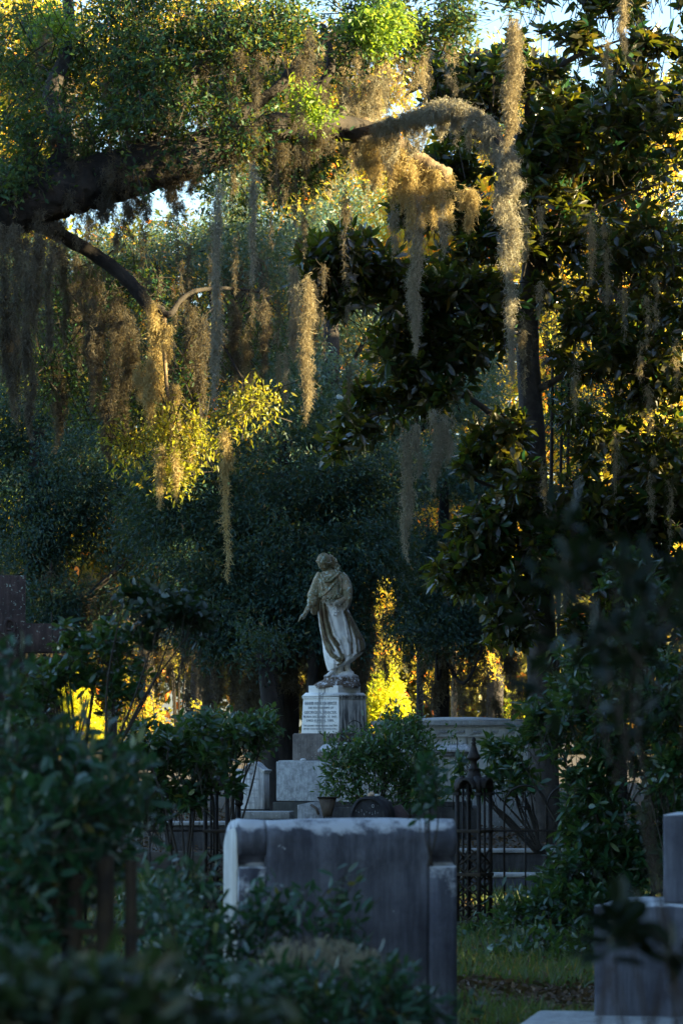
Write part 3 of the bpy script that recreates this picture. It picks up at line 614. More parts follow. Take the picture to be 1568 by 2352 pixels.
# low slab before it, white stone further left
ls = thing('ledger_slab', 'low pale stone slab lying in front of the small headstone', 'slab', (X(606, 45.3), 45.3, 0), R(-6))
mb = MB(); q = 45.3/F; box(mb, -74*q, 64*q, -.20, .25, Z(1880, 45.3), Z(1863.5, 45.3), .008); mb.build('slab_top', M['coping'], ls)
mb = MB(); box(mb, -70*q, 60*q, -.16, .21, .2, Z(1880.2, 45.3), .008); mb.build('slab_base', M['darkbase'], ls)
ft = thing('footstone', 'white weathered footstone half hidden by leaves left of the small headstone', 'footstone', (X(553, 50), 50, 0), R(10)); mb = MB(); q = 50/F
prism(mb, [(-17*q, .2), (17*q, .2), (17*q, Z(1772, 50)), (9*q, Z(1766, 50)), (-9*q, Z(1766, 50)), (-17*q, Z(1772, 50))], -.08, .08, .006); mb.build('stone', M['marble'], ft)
mb = MB(); box(mb, -21*q, 21*q, -.12, .12, .2, Z(1850, 50), .006); mb.build('footing', M['granite2'], ft)

# ================================================================== GRAVE FURNITURE behind the near tomb
bk = thing('kerb_block', 'grey stone block with sloping top beside the rusty urn', 'stone block', (X(712, 42), 42, 0), R(-12)); q = 42/F; mb = MB()
prism(mb, [(-24*q, .2), (30*q, .2), (30*q, Z(1842, 42)), (6*q, Z(1842, 42)), (-24*q, Z(1848.5, 42))], -.12, .14, .006); mb.build('block', M['granite2'], bk)
mb = MB(); tube(mb, [(8*q, -.13, Z(1848, 42)), (22*q, -.15, Z(1856, 42)), (27*q, -.15, Z(1870, 42))], .014, 6); mb.build('metal_edge', M['urn'], bk)
ur = thing('grave_urn', 'rusty square flower urn tapering towards its foot, between stone block and shrub', 'urn', (X(752, 41), 41, 0), R(-10)); q = 41/F
def sq(mb, prof, rz=0):
    n = len(prof); v = []
    for w_, z_ in prof:
        for k in range(4):
            a = rz+math.pi/4+k*math.pi/2; v.append((w_*1.414*math.cos(a), w_*1.414*math.sin(a), z_))
    return mb.add(v, [[i*4+k, i*4+(k+1) % 4, i*4+4+(k+1) % 4, i*4+4+k] for i in range(n-1) for k in range(4)]+[[3, 2, 1, 0], [(n-1)*4+k for k in range(4)]])
mb = MB(); sq(mb, [(9*q, Z(1874, 41)), (10*q, Z(1868, 41)), (18*q, Z(1834, 41)), (16*q, Z(1833.9, 41)), (9*q, Z(1850, 41))]); mb.build('bowl', M['urn'], ur)
mb = MB(); sq(mb, [(19.5*q, Z(1834, 41)), (20.5*q, Z(1830, 41)), (15*q, Z(1830, 41)), (15*q, Z(1834, 41))]); mb.build('rim', M['ironbrown'], ur)
mb = MB(); sq(mb, [(14*q, .2), (14*q, Z(1885, 41)), (9*q, Z(1882, 41)), (9*q, Z(1873.9, 41))]); mb.build('foot', M['ironbrown'], ur)
q = 40/F
ar = thing('arched_marker', 'black round topped grave marker with white lichen runs and a shell on top', 'grave marker', (X(854, 40), 40, 0), R(-24))
def arch(mb, r0, zc, y0, y1, zb, n=24, r1=None):
    o_ = [(r0*math.cos(math.pi*i/n), zc+r0*math.sin(math.pi*i/n)) for i in range(n+1)]
    if r1 is None: return prism(mb, [(-r0, zb), (r0, zb)]+o_, y0, y1, .003)
    i_ = [(r1*math.cos(math.pi*i/n), zc+r1*math.sin(math.pi*i/n)) for i in range(n+1)]
    return prism(mb, [(r0, zb)]+o_+[(-r0, zb), (-r1, zb)]+i_[::-1]+[(r1, zb)], y0, y1)
mb = MB(); zc = Z(1873, 40); arch(mb, 41*q, zc, -.09, .12, .2); mb.build('stone', M['blackstone'], ar)
mb = MB(); arch(mb, 44.5*q, zc, -.115, .13, .2, r1=38*q); mb.build('rim', M['blackstone'], ar)
mb = MB()
for i in range(9):
    x_ = -30+i*6.5+random.uniform(-1, 1); z1 = zc+random.uniform(.0, .05); tube(mb, [(x_*q, -.0925, z1), (x_*q*1.02, -.0925, z1+random.uniform(.01, .04))], .0016, 5)
for i in range(8): a = i*.785; ball(mb, (11*q+.012*math.cos(a), -.092, zc+.10+.014*math.sin(a)), .0045, 1, .2)
mb.build('lichen_run', M['pebble'], ar)
mb = MB(); ball(mb, (0, 0, 0), .030, 2, .12, (1, .8, .85)); ball(mb, (-.02, 0, -.008), .02, 2, .15); o = mb.build('seashell', M['shell'], smooth=True); o.location = P(853, 1824, 39.98); tag(o, 'pinkish seashell on top of the black arched grave marker', 'shell')
mb = MB(); ball(mb, (0, 0, 0), .022, 2, .08, (1.4, .9, .6)); o = mb.build('pebble', M['pebble'], smooth=True); o.location = P(864.5, 1826.5, 39.98); tag(o, 'white pebble beside the seashell on the black arched marker', 'pebble')
pl = thing('rusty_plate', 'dark purplish rusty metal plate with a pointed top, right of the arched marker', 'metal plate', (X(915, 40.2), 40.2, 0), R(-8)); mb = MB()
prism(mb, [(-26*q, .2), (26*q, .2), (24*q, Z(1874, 40)), (4*q, Z(1848.5, 40)), (-18*q, Z(1856, 40)), (-24*q, Z(1872, 40))], -.05, .05, .004); mb.build('plate', M['purple'], pl)
mb = MB(); tube(mb, [(-27*q, 0, Z(1874, 40)), (30*q, 0, Z(1875.5, 40))], .02, 8); mb.build('foot_rail', M['ironbrown'], pl)

# ================================================================== TABLE TOMB and SARCOPHAGUS
TY = 52; q = TY/F; tt = thing('table_tomb', 'long cream stone table tomb with a carved frieze of roses under its shallow hipped top', 'tomb', (X(1058, TY), TY, 0), R(-1.5)); zt = lambda v: Z(v, TY)
hwx = 205*q; dy = .62
mb = MB(); e = .16
v = [(-hwx, -dy, zt(1656)), (hwx, -dy, zt(1656)), (hwx, dy, zt(1656)), (-hwx, dy, zt(1656)), (-.25, 0, zt(1647)), (.25, 0, zt(1647))]
mb.add(v, [[0, 1, 5, 4], [1, 2, 5], [2, 3, 4, 5], [3, 0, 4], [3, 2, 1, 0]])
box(mb, -hwx, hwx, -dy, dy, zt(1666), zt(1656.3), .004); box(mb, -hwx+.02, hwx-.02, -dy+.02, dy-.02, zt(1669.5), zt(1666.1), .006); mb.build('capstone', M['coping'], tt)
mb = MB(); box(mb, -hwx+.06, hwx-.06, -dy+.06, dy-.06, zt(1691), zt(1669.6), .003)
box(mb, -hwx+.05, hwx-.05, -dy+.05, dy-.05, zt(1691.5), zt(1689.7), .002); box(mb, -hwx+.05, hwx-.05, -dy+.05, dy-.05, zt(1672), zt(1670.6), .002); fr = mb.build('frieze', M['tombtop'], tt)
for i in range(9):
    cx = -hwx+.16+i*38*q+.03; mb = MB(); cz = zt(1681)
    for r_, t_ in ((7.2, .008), (4.8, .009), (2.4, .010)):
        th = np.linspace(0, 6.283, 17); tube(mb, np.stack([cx+r_*q*np.cos(th), np.full(17, -dy+.055), cz+r_*q*np.sin(th)], 1), t_, 6, cap=False)
    mb.build('rose', M['tombtop'], fr)
    mb = MB()
    for k in range(5):
        a = cx+(11+k*3.6)*q; tube(mb, smooth([(a-.02, -dy+.057, cz-.03+.02*(k % 2)), (a, -dy+.048, cz), (a+.022, -dy+.057, cz+.032-.02*(k % 2))], 3), [.002, .005, .008, .008, .006, .004, .002], 6)
    mb.build('leaf_scroll', M['letter'], fr)
mb = MB(); box(mb, -hwx+.11, hwx-.11, -dy+.11, dy-.11, zt(1806), zt(1691.2), .004)
for i in range(5): x_ = -hwx+.14+i*(2*hwx-.28)/4; box(mb, x_-.07, x_+.07, -dy+.085, -dy+.12, zt(1806), zt(1691.3), .003)
mb.build('side_wall', M['tombtop'], tt)
mb = MB(); box(mb, -hwx+.05, hwx-.05, -dy+.04, dy-.04, zt(1812), zt(1805.9), .01); box(mb, -hwx-.02, hwx+.02, -dy-.03, dy+.03, zt(1822), zt(1811.9), .01); box(mb, -hwx-.12, hwx+.12, -dy-.15, dy+.15, .2, zt(1821.9), .01); mb.build('base_moulding', M['coping'], tt)
SY = 46.6; q = SY/F; sa = thing('sarcophagus', 'lower white marble sarcophagus with moulded lid, behind the leafy shrub', 'sarcophagus', (X(908, SY), SY, 0), R(-3)); zs = lambda v: Z(v, SY); hx = 174*q
mb = MB(); box(mb, -hx, hx, -.42, .42, zs(1722), zs(1710), .004, (.06, .1)); box(mb, -hx+.1, hx-.1, -.3, .3, zs(1709.8), zs(1706), .004); box(mb, -hx, hx, -.42, .42, zs(1727), zs(1721.9), .005); mb.build('lid', M['marble'], sa)
mb = MB(); tube(mb, [(-hx+.06, -.37, zs(1732)), (hx-.06, -.37, zs(1732))], .026, 10); tube(mb, [(-hx+.06, .37, zs(1732)), (hx-.06, .37, zs(1732))], .026, 10)
for s_ in (-1, 1): tube(mb, [(s_*(hx-.06), -.37, zs(1732)), (s_*(hx-.06), .37, zs(1732))], .026, 10)
for i in range(60): x_ = -hx+.07+i*(2*hx-.14)/59; tube(mb, [(x_-.01, -.398, zs(1736)), (x_+.01, -.398, zs(1728.5))], .006, 5)
mb.build('rope_moulding', M['coping'], sa)
mb = MB(); box(mb, -hx+.22, hx-.1, -.36, .36, zs(1840), zs(1727.1), .005); mb.build('chest', M['marble'], sa)
mb = MB(); box(mb, -hx+.16, hx-.0, -.44, .44, zs(1852), zs(1839.9), .008); box(mb, -hx+.06, hx+.1, -.52, .52, .2, zs(1851.9), .01); mb.build('plinth', M['copingdark'], sa)

# ================================================================== STONE CROSS at the left edge
CY = 38; q = CY/F; cr = thing('stone_cross', 'tall reddish brown stone cross flecked with pale lichen at the left edge', 'cross', (X(-8, CY), CY, 0), R(4)); zc_ = lambda v: Z(v, CY)
aw = 66*q; ax_ = 163*q; mb = MB()
z0 = .0; zt0, zt1 = zc_(1500), zc_(1432.5)
prism(mb, [(-aw, z0), (aw, z0), (aw, zt0), (ax_, zt0), (ax_, zt1), (aw, zt1), (aw, zc_(1322)), (-aw, zc_(1322)), (-aw, zt1), (-ax_, zt1), (-ax_, zt0), (-aw, zt0)], -.11, .11, .008); crs = mb.build('cross_shaft', M['cross'], cr)
mb = MB()
for cz, r_ in ((1440, 17), (1466, 20)):
    th = np.linspace(-1.9, 1.9, 15); tube(mb, np.stack([26*q+r_*q*np.cos(th), np.full(15, -.115), zc_(cz)-r_*q*np.sin(th)], 1), .018, 8)
tube(mb, smooth([(22*q, -.118, zc_(1425)), (20*q, -.122, zc_(1450)), (32*q, -.12, zc_(1480)), (26*q, -.115, zc_(1500))], 4), .02, 8); tube(mb, smooth([(0, -.118, zc_(1445)), (18*q, -.12, zc_(1455)), (44*q, -.12, zc_(1452))], 4), .014, 8)
mb.build('carved_monogram', M['cross'], crs)
mb = MB(); box(mb, -aw-.2, aw+.2, -.35, .35, -.05, .45, .02); box(mb, -aw-.1, aw+.1, -.24, .24, .44, .75, .015); mb.build('stepped_base', M['cross'], cr)

# ================================================================== NEAR TOMB with rolled top
NY = 20; q = NY/F; nt_ = thing('bolster_tomb', 'large weathered blue grey tombstone with a thick rolled top, low centre of the picture', 'tombstone', (X(789, NY), NY, 0), R(9)); zn = lambda v: Z(v, NY)
Wd_ = 250*q; y0, y1 = -.15, .42; zb = -.05
def rollprof(notch, n=18):
    """side outline (y,z): flat body, rolled top; notch undercuts the front of the roll"""
    r = .105; cyf = y0+.04; out = [(y1, zb), (y0, zb)]
    if notch: out += [(y0, zn(1992)), (y0+.012, zn(1988)), (y0+.10, zn(1986)), (y0+.11, zn(1966)), (y0+.02, zn(1958))]
    else: out += [(y0, zn(2030)), (y0-.004, zn(1990)), (y0-.02, zn(1965))]
    zc = zn(1880)-r
    for i in range(n):
        a = math.pi+.15-(math.pi*.62)*i/(n-1); out.append((cyf+.06+r*1.05*math.cos(a), zc+r*math.sin(a)))
    for t in np.linspace(.08, 1, 10): a = math.pi/2*(1-t); out.append((cyf+.09+(y1-cyf-.09)*math.cos(a), zc-.02+(r+.012)*math.sin(a)))
    out.append((y1, zc-.1)); return out
def yzprism(mb, poly, x0, x1, nx=1, wob=0):
    n = len(poly); xs = np.linspace(x0, x1, nx+1); v = []
    for x_ in xs: v += [(x_, y, z) for y, z in poly]
    v = np.array(v)
    if wob: d = (noise3(v+2, 5)-.5)*wob; v[:, 2] += d*(v[:, 2] > zn(1980)); v[:, 1] += (noise3(v+8, 6)-.5)*wob
    f = [[i*n+j, (i+1)*n+j, (i+1)*n+(j+1) % n, i*n+(j+1) % n] for i in range(nx) for j in range(n)]
    return mb.add(v, f+[list(range(n)), [nx*n+j for j in range(n)][::-1]])
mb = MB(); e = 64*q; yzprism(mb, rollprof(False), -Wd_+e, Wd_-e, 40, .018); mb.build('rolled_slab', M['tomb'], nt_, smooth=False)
for x0_, x1_ in ((-Wd_, -Wd_+e), (Wd_-e, Wd_)): mb = MB(); yzprism(mb, rollprof(True), x0_, x1_, 6, .012); mb.build('end_pilaster', M['tomb'], nt_)
mb = MB(); yzprism(mb, [(y*.86+.02, zb+(z-zb)*.965) for y, z in rollprof(False)], -Wd_-.012, -Wd_-.001, 1); mb.build('sky_lit_end', M['tombtop'], nt_)  # paler end stone stands in for sky light from the left

# ================================================================== RIGHT MONUMENT (near), slab, kerbs
RY = 18; q = RY/F; rm = thing('block_monument', 'plain blue grey stepped monument with square shaft at the right edge', 'monument', (X(1600, RY), RY, 0), R(-12)); zr = lambda v: Z(v, RY)
rotc = math.cos(R(12))
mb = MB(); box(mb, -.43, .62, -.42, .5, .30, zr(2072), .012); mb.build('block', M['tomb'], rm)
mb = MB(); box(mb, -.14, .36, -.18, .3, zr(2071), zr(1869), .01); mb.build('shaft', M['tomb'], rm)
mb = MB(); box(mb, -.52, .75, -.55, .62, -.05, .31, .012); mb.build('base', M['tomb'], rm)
sb = thing('base_slab', 'mottled flat stone slab on the grass at the lower right corner', 'slab', (X(1420, 17.6), 17.6, 0), R(-9)); q = 17.6/F
mb = MB(); box(mb, -205*q, 240*q, -.5, .33, .05, Z(2335, 17.6)+.0, .02); mb.build('slab', M['granite2'], sb)
kb = thing('kerb_stone', 'low grey kerbstone in the shade at the bottom left of the big tombstone', 'kerb', (X(400, 21.5), 21.5, 0), R(2)); q = 21.5/F
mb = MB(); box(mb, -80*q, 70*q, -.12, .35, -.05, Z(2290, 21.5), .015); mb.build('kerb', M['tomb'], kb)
for (D_, ya, xa, xb, lab, mt) in ((42.0, 1951, 950, 1400, 'dark upper kerb of the raised grave plot, seen through the iron fence', 'copingdark'), (38.6, 2007, 900, 1450, 'lower grey kerb step in front of the dark plot kerb', 'coping'), (43.0, 1888, 380, 600, 'dark wall of a raised plot streaked with white lichen, left behind the gate post', 'copingdark')):
    t = thing('plot_kerb', lab, 'kerb', (X((xa+xb)/2, D_), D_, 0)); w_ = (xb-xa)/2*D_/F; mb = MB()
    box(mb, -w_, w_, 0, .4, -.05, Z(ya+8, D_), .01); mb.build('kerb_wall', M['copingdark' if mt == 'copingdark' else 'tomb'], t)
    mb = MB(); box(mb, -w_-.03, w_+.03, -.03, .43, Z(ya+8, D_)+.001, Z(ya, D_), .008); mb.build('kerb_cap', M['coping'], t)

# ================================================================== IRON FENCE
FY = 31; q = FY/F; zf = lambda v: Z(v, FY)
def gatepost(px, label, rz):
    t = thing('gate_post', label, 'gate post', (X(px, FY), FY, 0), rz, 'openwork iron gate posts')
    hw_ = .098; zl = .0
    for sx in (-1, 1):
        for sy in (-1, 1): mb = MB(); tube(mb, [(sx*hw_, sy*hw_, zl), (sx*hw_, sy*hw_, zf(1822))], .0175, 10); mb.build('corner_bar', M['iron'], t)
    for sx, sy in ((0, -1), (0, 1), (1, 0), (-1, 0)): mb = MB(); tube(mb, [(sx*hw_, sy*hw_, zl), (sx*hw_, sy*hw_, zf(1800))], .010, 8); mb.build('middle_bar', M['iron'], t)
    for v0, v1 in ((1912, 1905), (2012, 2004)):
        mb = MB()
        for i in range(4):
            c_, s_ = math.cos(i*math.pi/2), math.sin(i*math.pi/2); g_ = MB(); box(g_, -hw_-.02, hw_+.02, -hw_-.022, -hw_+.012, zf(v0), zf(v1)-.001*i, .004); V = g_.v[0]
            mb.add(np.stack([V[:, 0]*c_-V[:, 1]*s_, V[:, 0]*s_+V[:, 1]*c_, V[:, 2]], 1), [x for x in g_.f])if False else mb.v.append(np.stack([V[:, 0]*c_-V[:, 1]*s_, V[:, 0]*s_+V[:, 1]*c_, V[:, 2]], 1).astype(np.float32))
            mb.attr.append(np.zeros(len(V), np.float32)); [mb.f.append(x+mb.n) for x in g_.f]; mb.n += len(V)
        mb.build('ring', M['ironbrown'], t)
    # canopy: four arched hoods meeting in the middle
    mb = MB(); zc = zf(1812); r0 = .078
    for i in range(4):
        c_, s_ = math.cos(i*math.pi/2), math.sin(i*math.pi/2); n = 14; V = []
        for rr_ in (r0, r0-.02):
            for yy in (-hw_-.045, 0):
                for k in range(n+1): a = math.pi*k/n; V.append((rr_*math.cos(a), yy, zc+rr_*1.15*math.sin(a)))
        V = np.array(V); V = np.stack([V[:, 0]*c_-V[:, 1]*s_, V[:, 0]*s_+V[:, 1]*c_, V[:, 2]+.0007*i], 1); m_ = n+1
        f = [[k, k+1, m_+k+1, m_+k] for k in range(n)]+[[2*m_+k+1, 2*m_+k, 3*m_+k, 3*m_+k+1] for k in range(n)]+[[k+1, k, 2*m_+k, 2*m_+k+1] for k in range(n)]+[[0, m_, 3*m_, 2*m_], [n, 2*m_+n, 3*m_+n, m_+n]]
        mb.add(V, f)
    for sx in (-1, 1):
        for sy in (-1, 1): box(mb, sx*hw_-.028, sx*hw_+.028, sy*hw_-.028, sy*hw_+.028, zf(1827), zf(1820), .004); sqx = MB(); tube(mb, [(sx*hw_, sy*hw_, zf(1820)), (sx*hw_*.9, sy*hw_*.9, zf(1800)), (sx*hw_*.6, sy*hw_*.6, zf(1786))], [.026, .022, .03], 8)
    mb.build('arched_canopy', M['iron'], t)
    mb = MB(); prof = [(.075, 1792), (.072, 1786), (.058, 1783), (.058, 1778), (.048, 1776), (.046, 1768), (.052, 1766), (.034, 1763), (.026, 1757), (.026, 1749), (.045, 1744), (.058, 1741), (.056, 1738), (.036, 1728), (.022, 1716), (.016, 1709), (.022, 1708), (.022, 1706), (.013, 1704), (.018, 1701), (.018, 1697), (.012, 1694), (.003, 1693)]
    lathe(mb, [(r_*1.0, zf(v_)) for r_, v_ in prof], 14); mb.build('finial', M['iron'], t, smooth=True)
    mb = MB()
    for i in range(4):
        c_, s_ = math.cos(i*math.pi/2), math.sin(i*math.pi/2)
        for k in range(5):
            for m_ in (-1, 1):
                zz0 = zf(2130)+(k)*.125; p = smooth([(m_*hw_*.9, -hw_, zz0), (0, -hw_-.004, zz0+.06), (-m_*hw_*.9, -hw_, zz0+.12)], 3)
                p[:, 0] += .012*np.sin(np.linspace(0, 6.28, len(p))); p = np.stack([p[:, 0]*c_-p[:, 1]*s_, p[:, 0]*s_+p[:, 1]*c_, p[:, 2]], 1); tube(mb, p, .008, 5)
    mb.build('lattice', M['ironbrown'], t)
    mb = MB(); box(mb, -hw_-.04, hw_+.04, -hw_-.04, hw_+.04, -.03, .09, .01); mb.build('foot', M['iron'], t)
    return t
gatepost(1087, 'black openwork iron gate post with arched canopy and turned finial right of the big tombstone', R(-30))
gatepost(510, 'dark openwork iron gate post half buried in leaves, left of the big tombstone', R(-25))
def panel(x0, n, label, rz=0, pitch=98):
    t = thing('iron_fence', label, 'fence', (X(x0, FY), FY, 0), rz, None)
    for v0, r_ in ((1908, .009), (2118, .009)): mb = MB(); box(mb, -.25*(x0 > 784), n*pitch*q+.05, -.006, .006, zf(v0)-r_, zf(v0)+r_, .002); mb.build('rail', M['iron'], t)
    for i in range(n):
        cx = (i+.5)*pitch*q+.0; r_ = pitch*.5*q*.985; th = np.linspace(0, math.pi, 17)
        p = [(cx-r_, .012, .02)]+[(cx-r_*math.cos(a), .012, zf(1853)+r_*math.sin(a)) for a in th]+[(cx+r_, .012, .02)]
        mb = MB(); tube(mb, p, .0085, 8); mb.build('hoop', M['iron'], t)
        mb = MB(); tube(mb, [(cx, .012, .02), (cx, .012, zf(1838))], .007, 8); lathe(mb, [(.007, zf(1862)), (.016, zf(1858)), (.007, zf(1854)), (.006, zf(1846)), (.013, zf(1842)), (.010, zf(1832)), (.002, zf(1817))], 8, (cx, .012, 0)); tube(mb, [(cx-.035, .012, zf(1853)), (cx+.035, .012, zf(1853))], .006, 6); mb.build('spear', M['iron'], t)
panel(1156, 5, 'hooped iron fence with spear bars running into the bush, right of the gate post')
panel(100, 4, 'hooped iron fence running behind the leaves to the left gate post')
gs = thing('gate_stile', 'slim iron gate stile with a knobbed top, next to the left gate post', 'gate', (X(549, FY-.1), FY-.1, 0)); mb = MB(); tube(mb, [(0, 0, .0), (0, 0, zf(1845))], .018, 10); gb = mb.build('upright', M['iron'], gs)
mb = MB(); lathe(mb, [(.018, zf(1852)), (.038, zf(1846)), (.03, zf(1842)), (.038, zf(1832)), (.036, zf(1822)), (.015, zf(1816)), (.003, zf(1812))], 12); mb.build('knob', M['iron'], gs, smooth=True)
# near fence, out of focus
GY = 11.2; q = GY/F; zg = lambda v: Z(v, GY)
nf = thing('near_fence', 'blurred brown iron fence with scrollwork among the leaves at the lower left', 'fence', (X(240, GY), GY, 0), R(4))
for px, r_, tp in ((-215, .012, 2060), (-165, .012, 2060), (-115, .012, 2060), (-65, .022, 1975), (4, .026, 1965), (62, .018, 1975)):
    mb = MB(); tube(mb, [(px*q, 0, -.02), (px*q, 0, zg(tp))], r_, 8); mb.build('bar', M['ironbrown'], nf)
for a_, b_ in ((2132, 2148), (2300, 2312)): mb = MB(); box(mb, -260*q, 95*q, -.012, .012, zg(b_), zg(a_), .003); mb.build('rail', M['ironbrown'], nf)
mb = MB()
for k in range(5):
    th = np.linspace(0, 5.2, 18); cx = -32*q if k % 2 else -28*q; cz = zg(2190+k*34); tube(mb, np.stack([cx+np.cos(th)*np.linspace(22, 9, 18)*q, np.full(18, .0), cz+np.sin(th)*np.linspace(22, 9, 18)*q], 1), .009, 6)
mb.build('scrollwork', M['ironbrown'], nf)

# ================================================================== GROUND
xs = np.concatenate([[-400, -150, -60], np.linspace(-25, 25, 90), [60, 150, 400]]); ys = np.concatenate([[-60, -10, 5], np.linspace(12, 41.9, 70), [42.05, 42.15, 42.25, 42.35], np.linspace(42.6, 90, 60), [110, 150, 250, 900]])
gx, gy = np.meshgrid(xs, ys); V = np.stack([gx.ravel(), gy.ravel(), 0*gx.ravel()], 1)
V[:, 2] = (noise3(V+50, .5)-.5)*.06+(noise3(V+50, 2.1)-.5)*.03+.27*np.clip((V[:, 1]-42.05)/.3, 0, 1); nx = len(xs)
mb = MB(); i = np.arange(len(ys)-1)[:, None]*nx; j = np.arange(nx-1)[None]; mb.add(V, np.stack([i+j, i+j+1, i+nx+j+1, i+nx+j], -1).reshape(-1, 4))
mb.build('ground', M['soil'], kind='structure')
def gz(p): return (noise3(p*[1, 1, 0]+50, .5)-.5)*.06+(noise3(p*[1, 1, 0]+50, 2.1)-.5)*.03+.27*np.clip((p[:, 1]-42.05)/.3, 0, 1)
n = 60000; yy = np.where(rng.random(n) < .6, rng.uniform(21, 31, n), rng.uniform(31, 41.5, n)); xx = rng.uniform(-.095, .095, n)*yy; p = np.stack([xx, yy, 0*xx], 1); p = p[noise3(p, 1.3) > .32]; p[:, 2] = gz(p)-.01
mb = MB(); d = rng.standard_normal((len(p), 3))*.35; d[:, 2] = 1; leaves(mb, p, d, .13, .010, 0, .3); mb.build('grass', M['grass'], kind='stuff')
n = 46000; yy = np.where(rng.random(n) < .6, rng.uniform(20, 30, n), rng.uniform(30, 62, n)); xx = rng.uniform(-.1, .1, n)*yy; p = np.stack([xx, yy, 0*xx], 1); p[:, 2] = gz(p)+.012+.05*rng.random(n)**3
mb = MB(); d = rng.standard_normal((n, 3)); d[:, 2] *= .2; leaves(mb, p, d, .065, .03, 0, .3, 2.); mb.build('fallen_leaves', M['litter'], kind='stuff')

# ================================================================== TREES
def limb(mb, pts, rad, seg=12, k=6, rough=.05):
    r = np.interp(np.linspace(0, 1, (len(pts)-1)*k+1), np.linspace(0, 1, len(rad)), rad); return tube(mb, smooth(pts, k), r, seg, rough)
def PP(*l): return [P(*a) for a in l]

# ---- front live oak: trunk out of frame on the left, the great limb crossing the upper left
oak = thing('live_oak', 'huge mossy live oak whose thick dark limb crosses the upper left of the picture', 'tree', (-6.2, 39, 0))
def toloc(o, par):   # parts are built in world space, parent has only a location
    o.matrix_parent_inverse = Matrix.Translation(-Vector(par.location)); return o
def part(mb, name, mat, par, **kw): return toloc(mb.build(name, mat, par, **kw), par)
mb = MB(); limb(mb, [(-6.4, 39, -.2), (-6.2, 39, 1.5), (-5.8, 39, 3.5), (-5.4, 39.2, 5.5), P(-260, 540, 39.5)], [.85, .65, .6, .55, .5], 20); part(mb, 'trunk', M['bark'], oak)
mb = MB(); limb(mb, PP((-260, 600, 39.5), (-60, 500, 39.5), (60, 458, 39.5), (200, 422, 39.8), (340, 385, 40), (480, 345, 40.3), (620, 305, 40.8), (740, 290, 41.3), (850, 305, 42)), [.42, .36, .30, .27, .25, .23, .19, .16, .12], 40, 14, .055)
part(mb, 'great_limb', M['bark'], oak)
for name, pts, rad, mt in [
    ('bough', [(740, 290, 41.4), (840, 300, 42), (885, 318, 42), (930, 352, 41.9), (980, 385, 41.8), (1030, 405, 41.7)], [.12, .13, .12, .12, .11, .085], 'barkl'),
    ('bough', [(760, 292, 41.5), (850, 300, 42), (920, 290, 42), (975, 262, 41.6), (1040, 252, 41), (1110, 285, 40.6), (1160, 350, 40.3), (1178, 420, 40.2)], [.09, .08, .06, .055, .05, .045, .035, .02], 'bark'),
    ('bough', [(95, 515, 39.6), (150, 545, 39.8), (220, 585, 40), (290, 640, 40), (340, 700, 40), (375, 718, 40)], [.09, .08, .075, .07, .07, .065], 'bark'),
    ('branch', [(370, 718, 40), (392, 720, 40), (415, 690, 40.2), (450, 668, 40.5), (520, 662, 41), (600, 672, 41.5)], [.04, .034, .028, .024, .02, .012], 'bark'),
    ('branch', [(375, 720, 40), (378, 800, 40), (385, 900, 40), (410, 980, 40), (420, 1050, 40)], [.035, .025, .018, .012, .008], 'barkl'),
    ('branch', [(230, 440, 39.8), (300, 390, 39.9), (350, 310, 40.2), (420, 230, 40.5), (470, 120, 41)], [.14, .12, .10, .08, .06], 'bark'),
    ('branch', [(60, 478, 39.6), (110, 420, 39.6), (150, 330, 39.8), (120, 220, 40), (160, 90, 40.5), (150, -60, 40.5)], [.13, .12, .1, .09, .07, .05], 'bark'),
    ('branch', [(740, 290, 41.3), (720, 230, 41.3), (760, 150, 41.3), (740, 60, 41.5)], [.07, .06, .05, .04], 'bark'),
    ('branch', [(480, 350, 40.3), (560, 260, 40.5), (640, 200, 40.7), (700, 120, 41), (800, 60, 41)], [.08, .07, .055, .045, .03], 'bark'),
    ('branch', [(480, 662, 41), (500, 760, 41), (560, 880, 40.5), (590, 960, 39.5)], [.02, .018, .013, .008], 'bark')]:
    mb = MB(); limb(mb, PP(*pts), rad, 10, 6, .1); part(mb, name, M[mt], oak)
oc = np.array(P(380, 300, 43))
SKY = [(350, 335, 34, 26), (190, 505, 88, 44), (300, 480, 60, 42), (390, 462, 62, 46), (110, 340, 30, 34), (470, 480, 22, 26), (1128, 70, 36, 52), (1300, 40, 45, 36), (1400, 90, 40, 40), (1245, 120, 30, 26), (985, 30, 20, 26), (1210, 55, 24, 26), (30, 110, 14, 20), (1330, 160, 30, 25), (440, 700, 30, 26), (1500, 40, 30, 30), (905, 255, 28, 16), (1520, 180, 24, 30), (260, 860, 14, 20), (340, 745, 20, 18)]
B_oak = [(90, 120, 40, 150, 150, 1.6), (300, 90, 40, 170, 130, 1.6), (480, 110, 40.5, 150, 140, 1.6), (640, 130, 41, 130, 150, 1.4), (570, 270, 40.5, 140, 110, 1.2), (330, 260, 40, 130, 110, 1.4), (120, 300, 40, 120, 110, 1.2), (700, 300, 41.5, 70, 110, 1.), (860, 60, 41.5, 130, 75, 1.2), (1010, 60, 42, 110, 85, 1.), (640, 400, 41, 90, 50, .8), (420, 410, 39.6, 120, 45, .7), (560, 470, 40.8, 60, 60, .8), (1180, 30, 41, 70, 70, .8), (760, 90, 41.5, 90, 120, 1.2), (60, 420, 39.4, 80, 60, .6)]
mb = MB(); tw = MB(); c = blobs(B_oak, 8200, .46, 3.6, SKY+[(250, 450, 80, 22), (400, 405, 80, 24), (120, 470, 60, 30)]); clusters(mb, c, 20, .30, .078, .030, 0, oc, .25, tw)
part(mb, 'crown', M['oak'], oak); part(tw, 'twigs', M['twig'], oak)
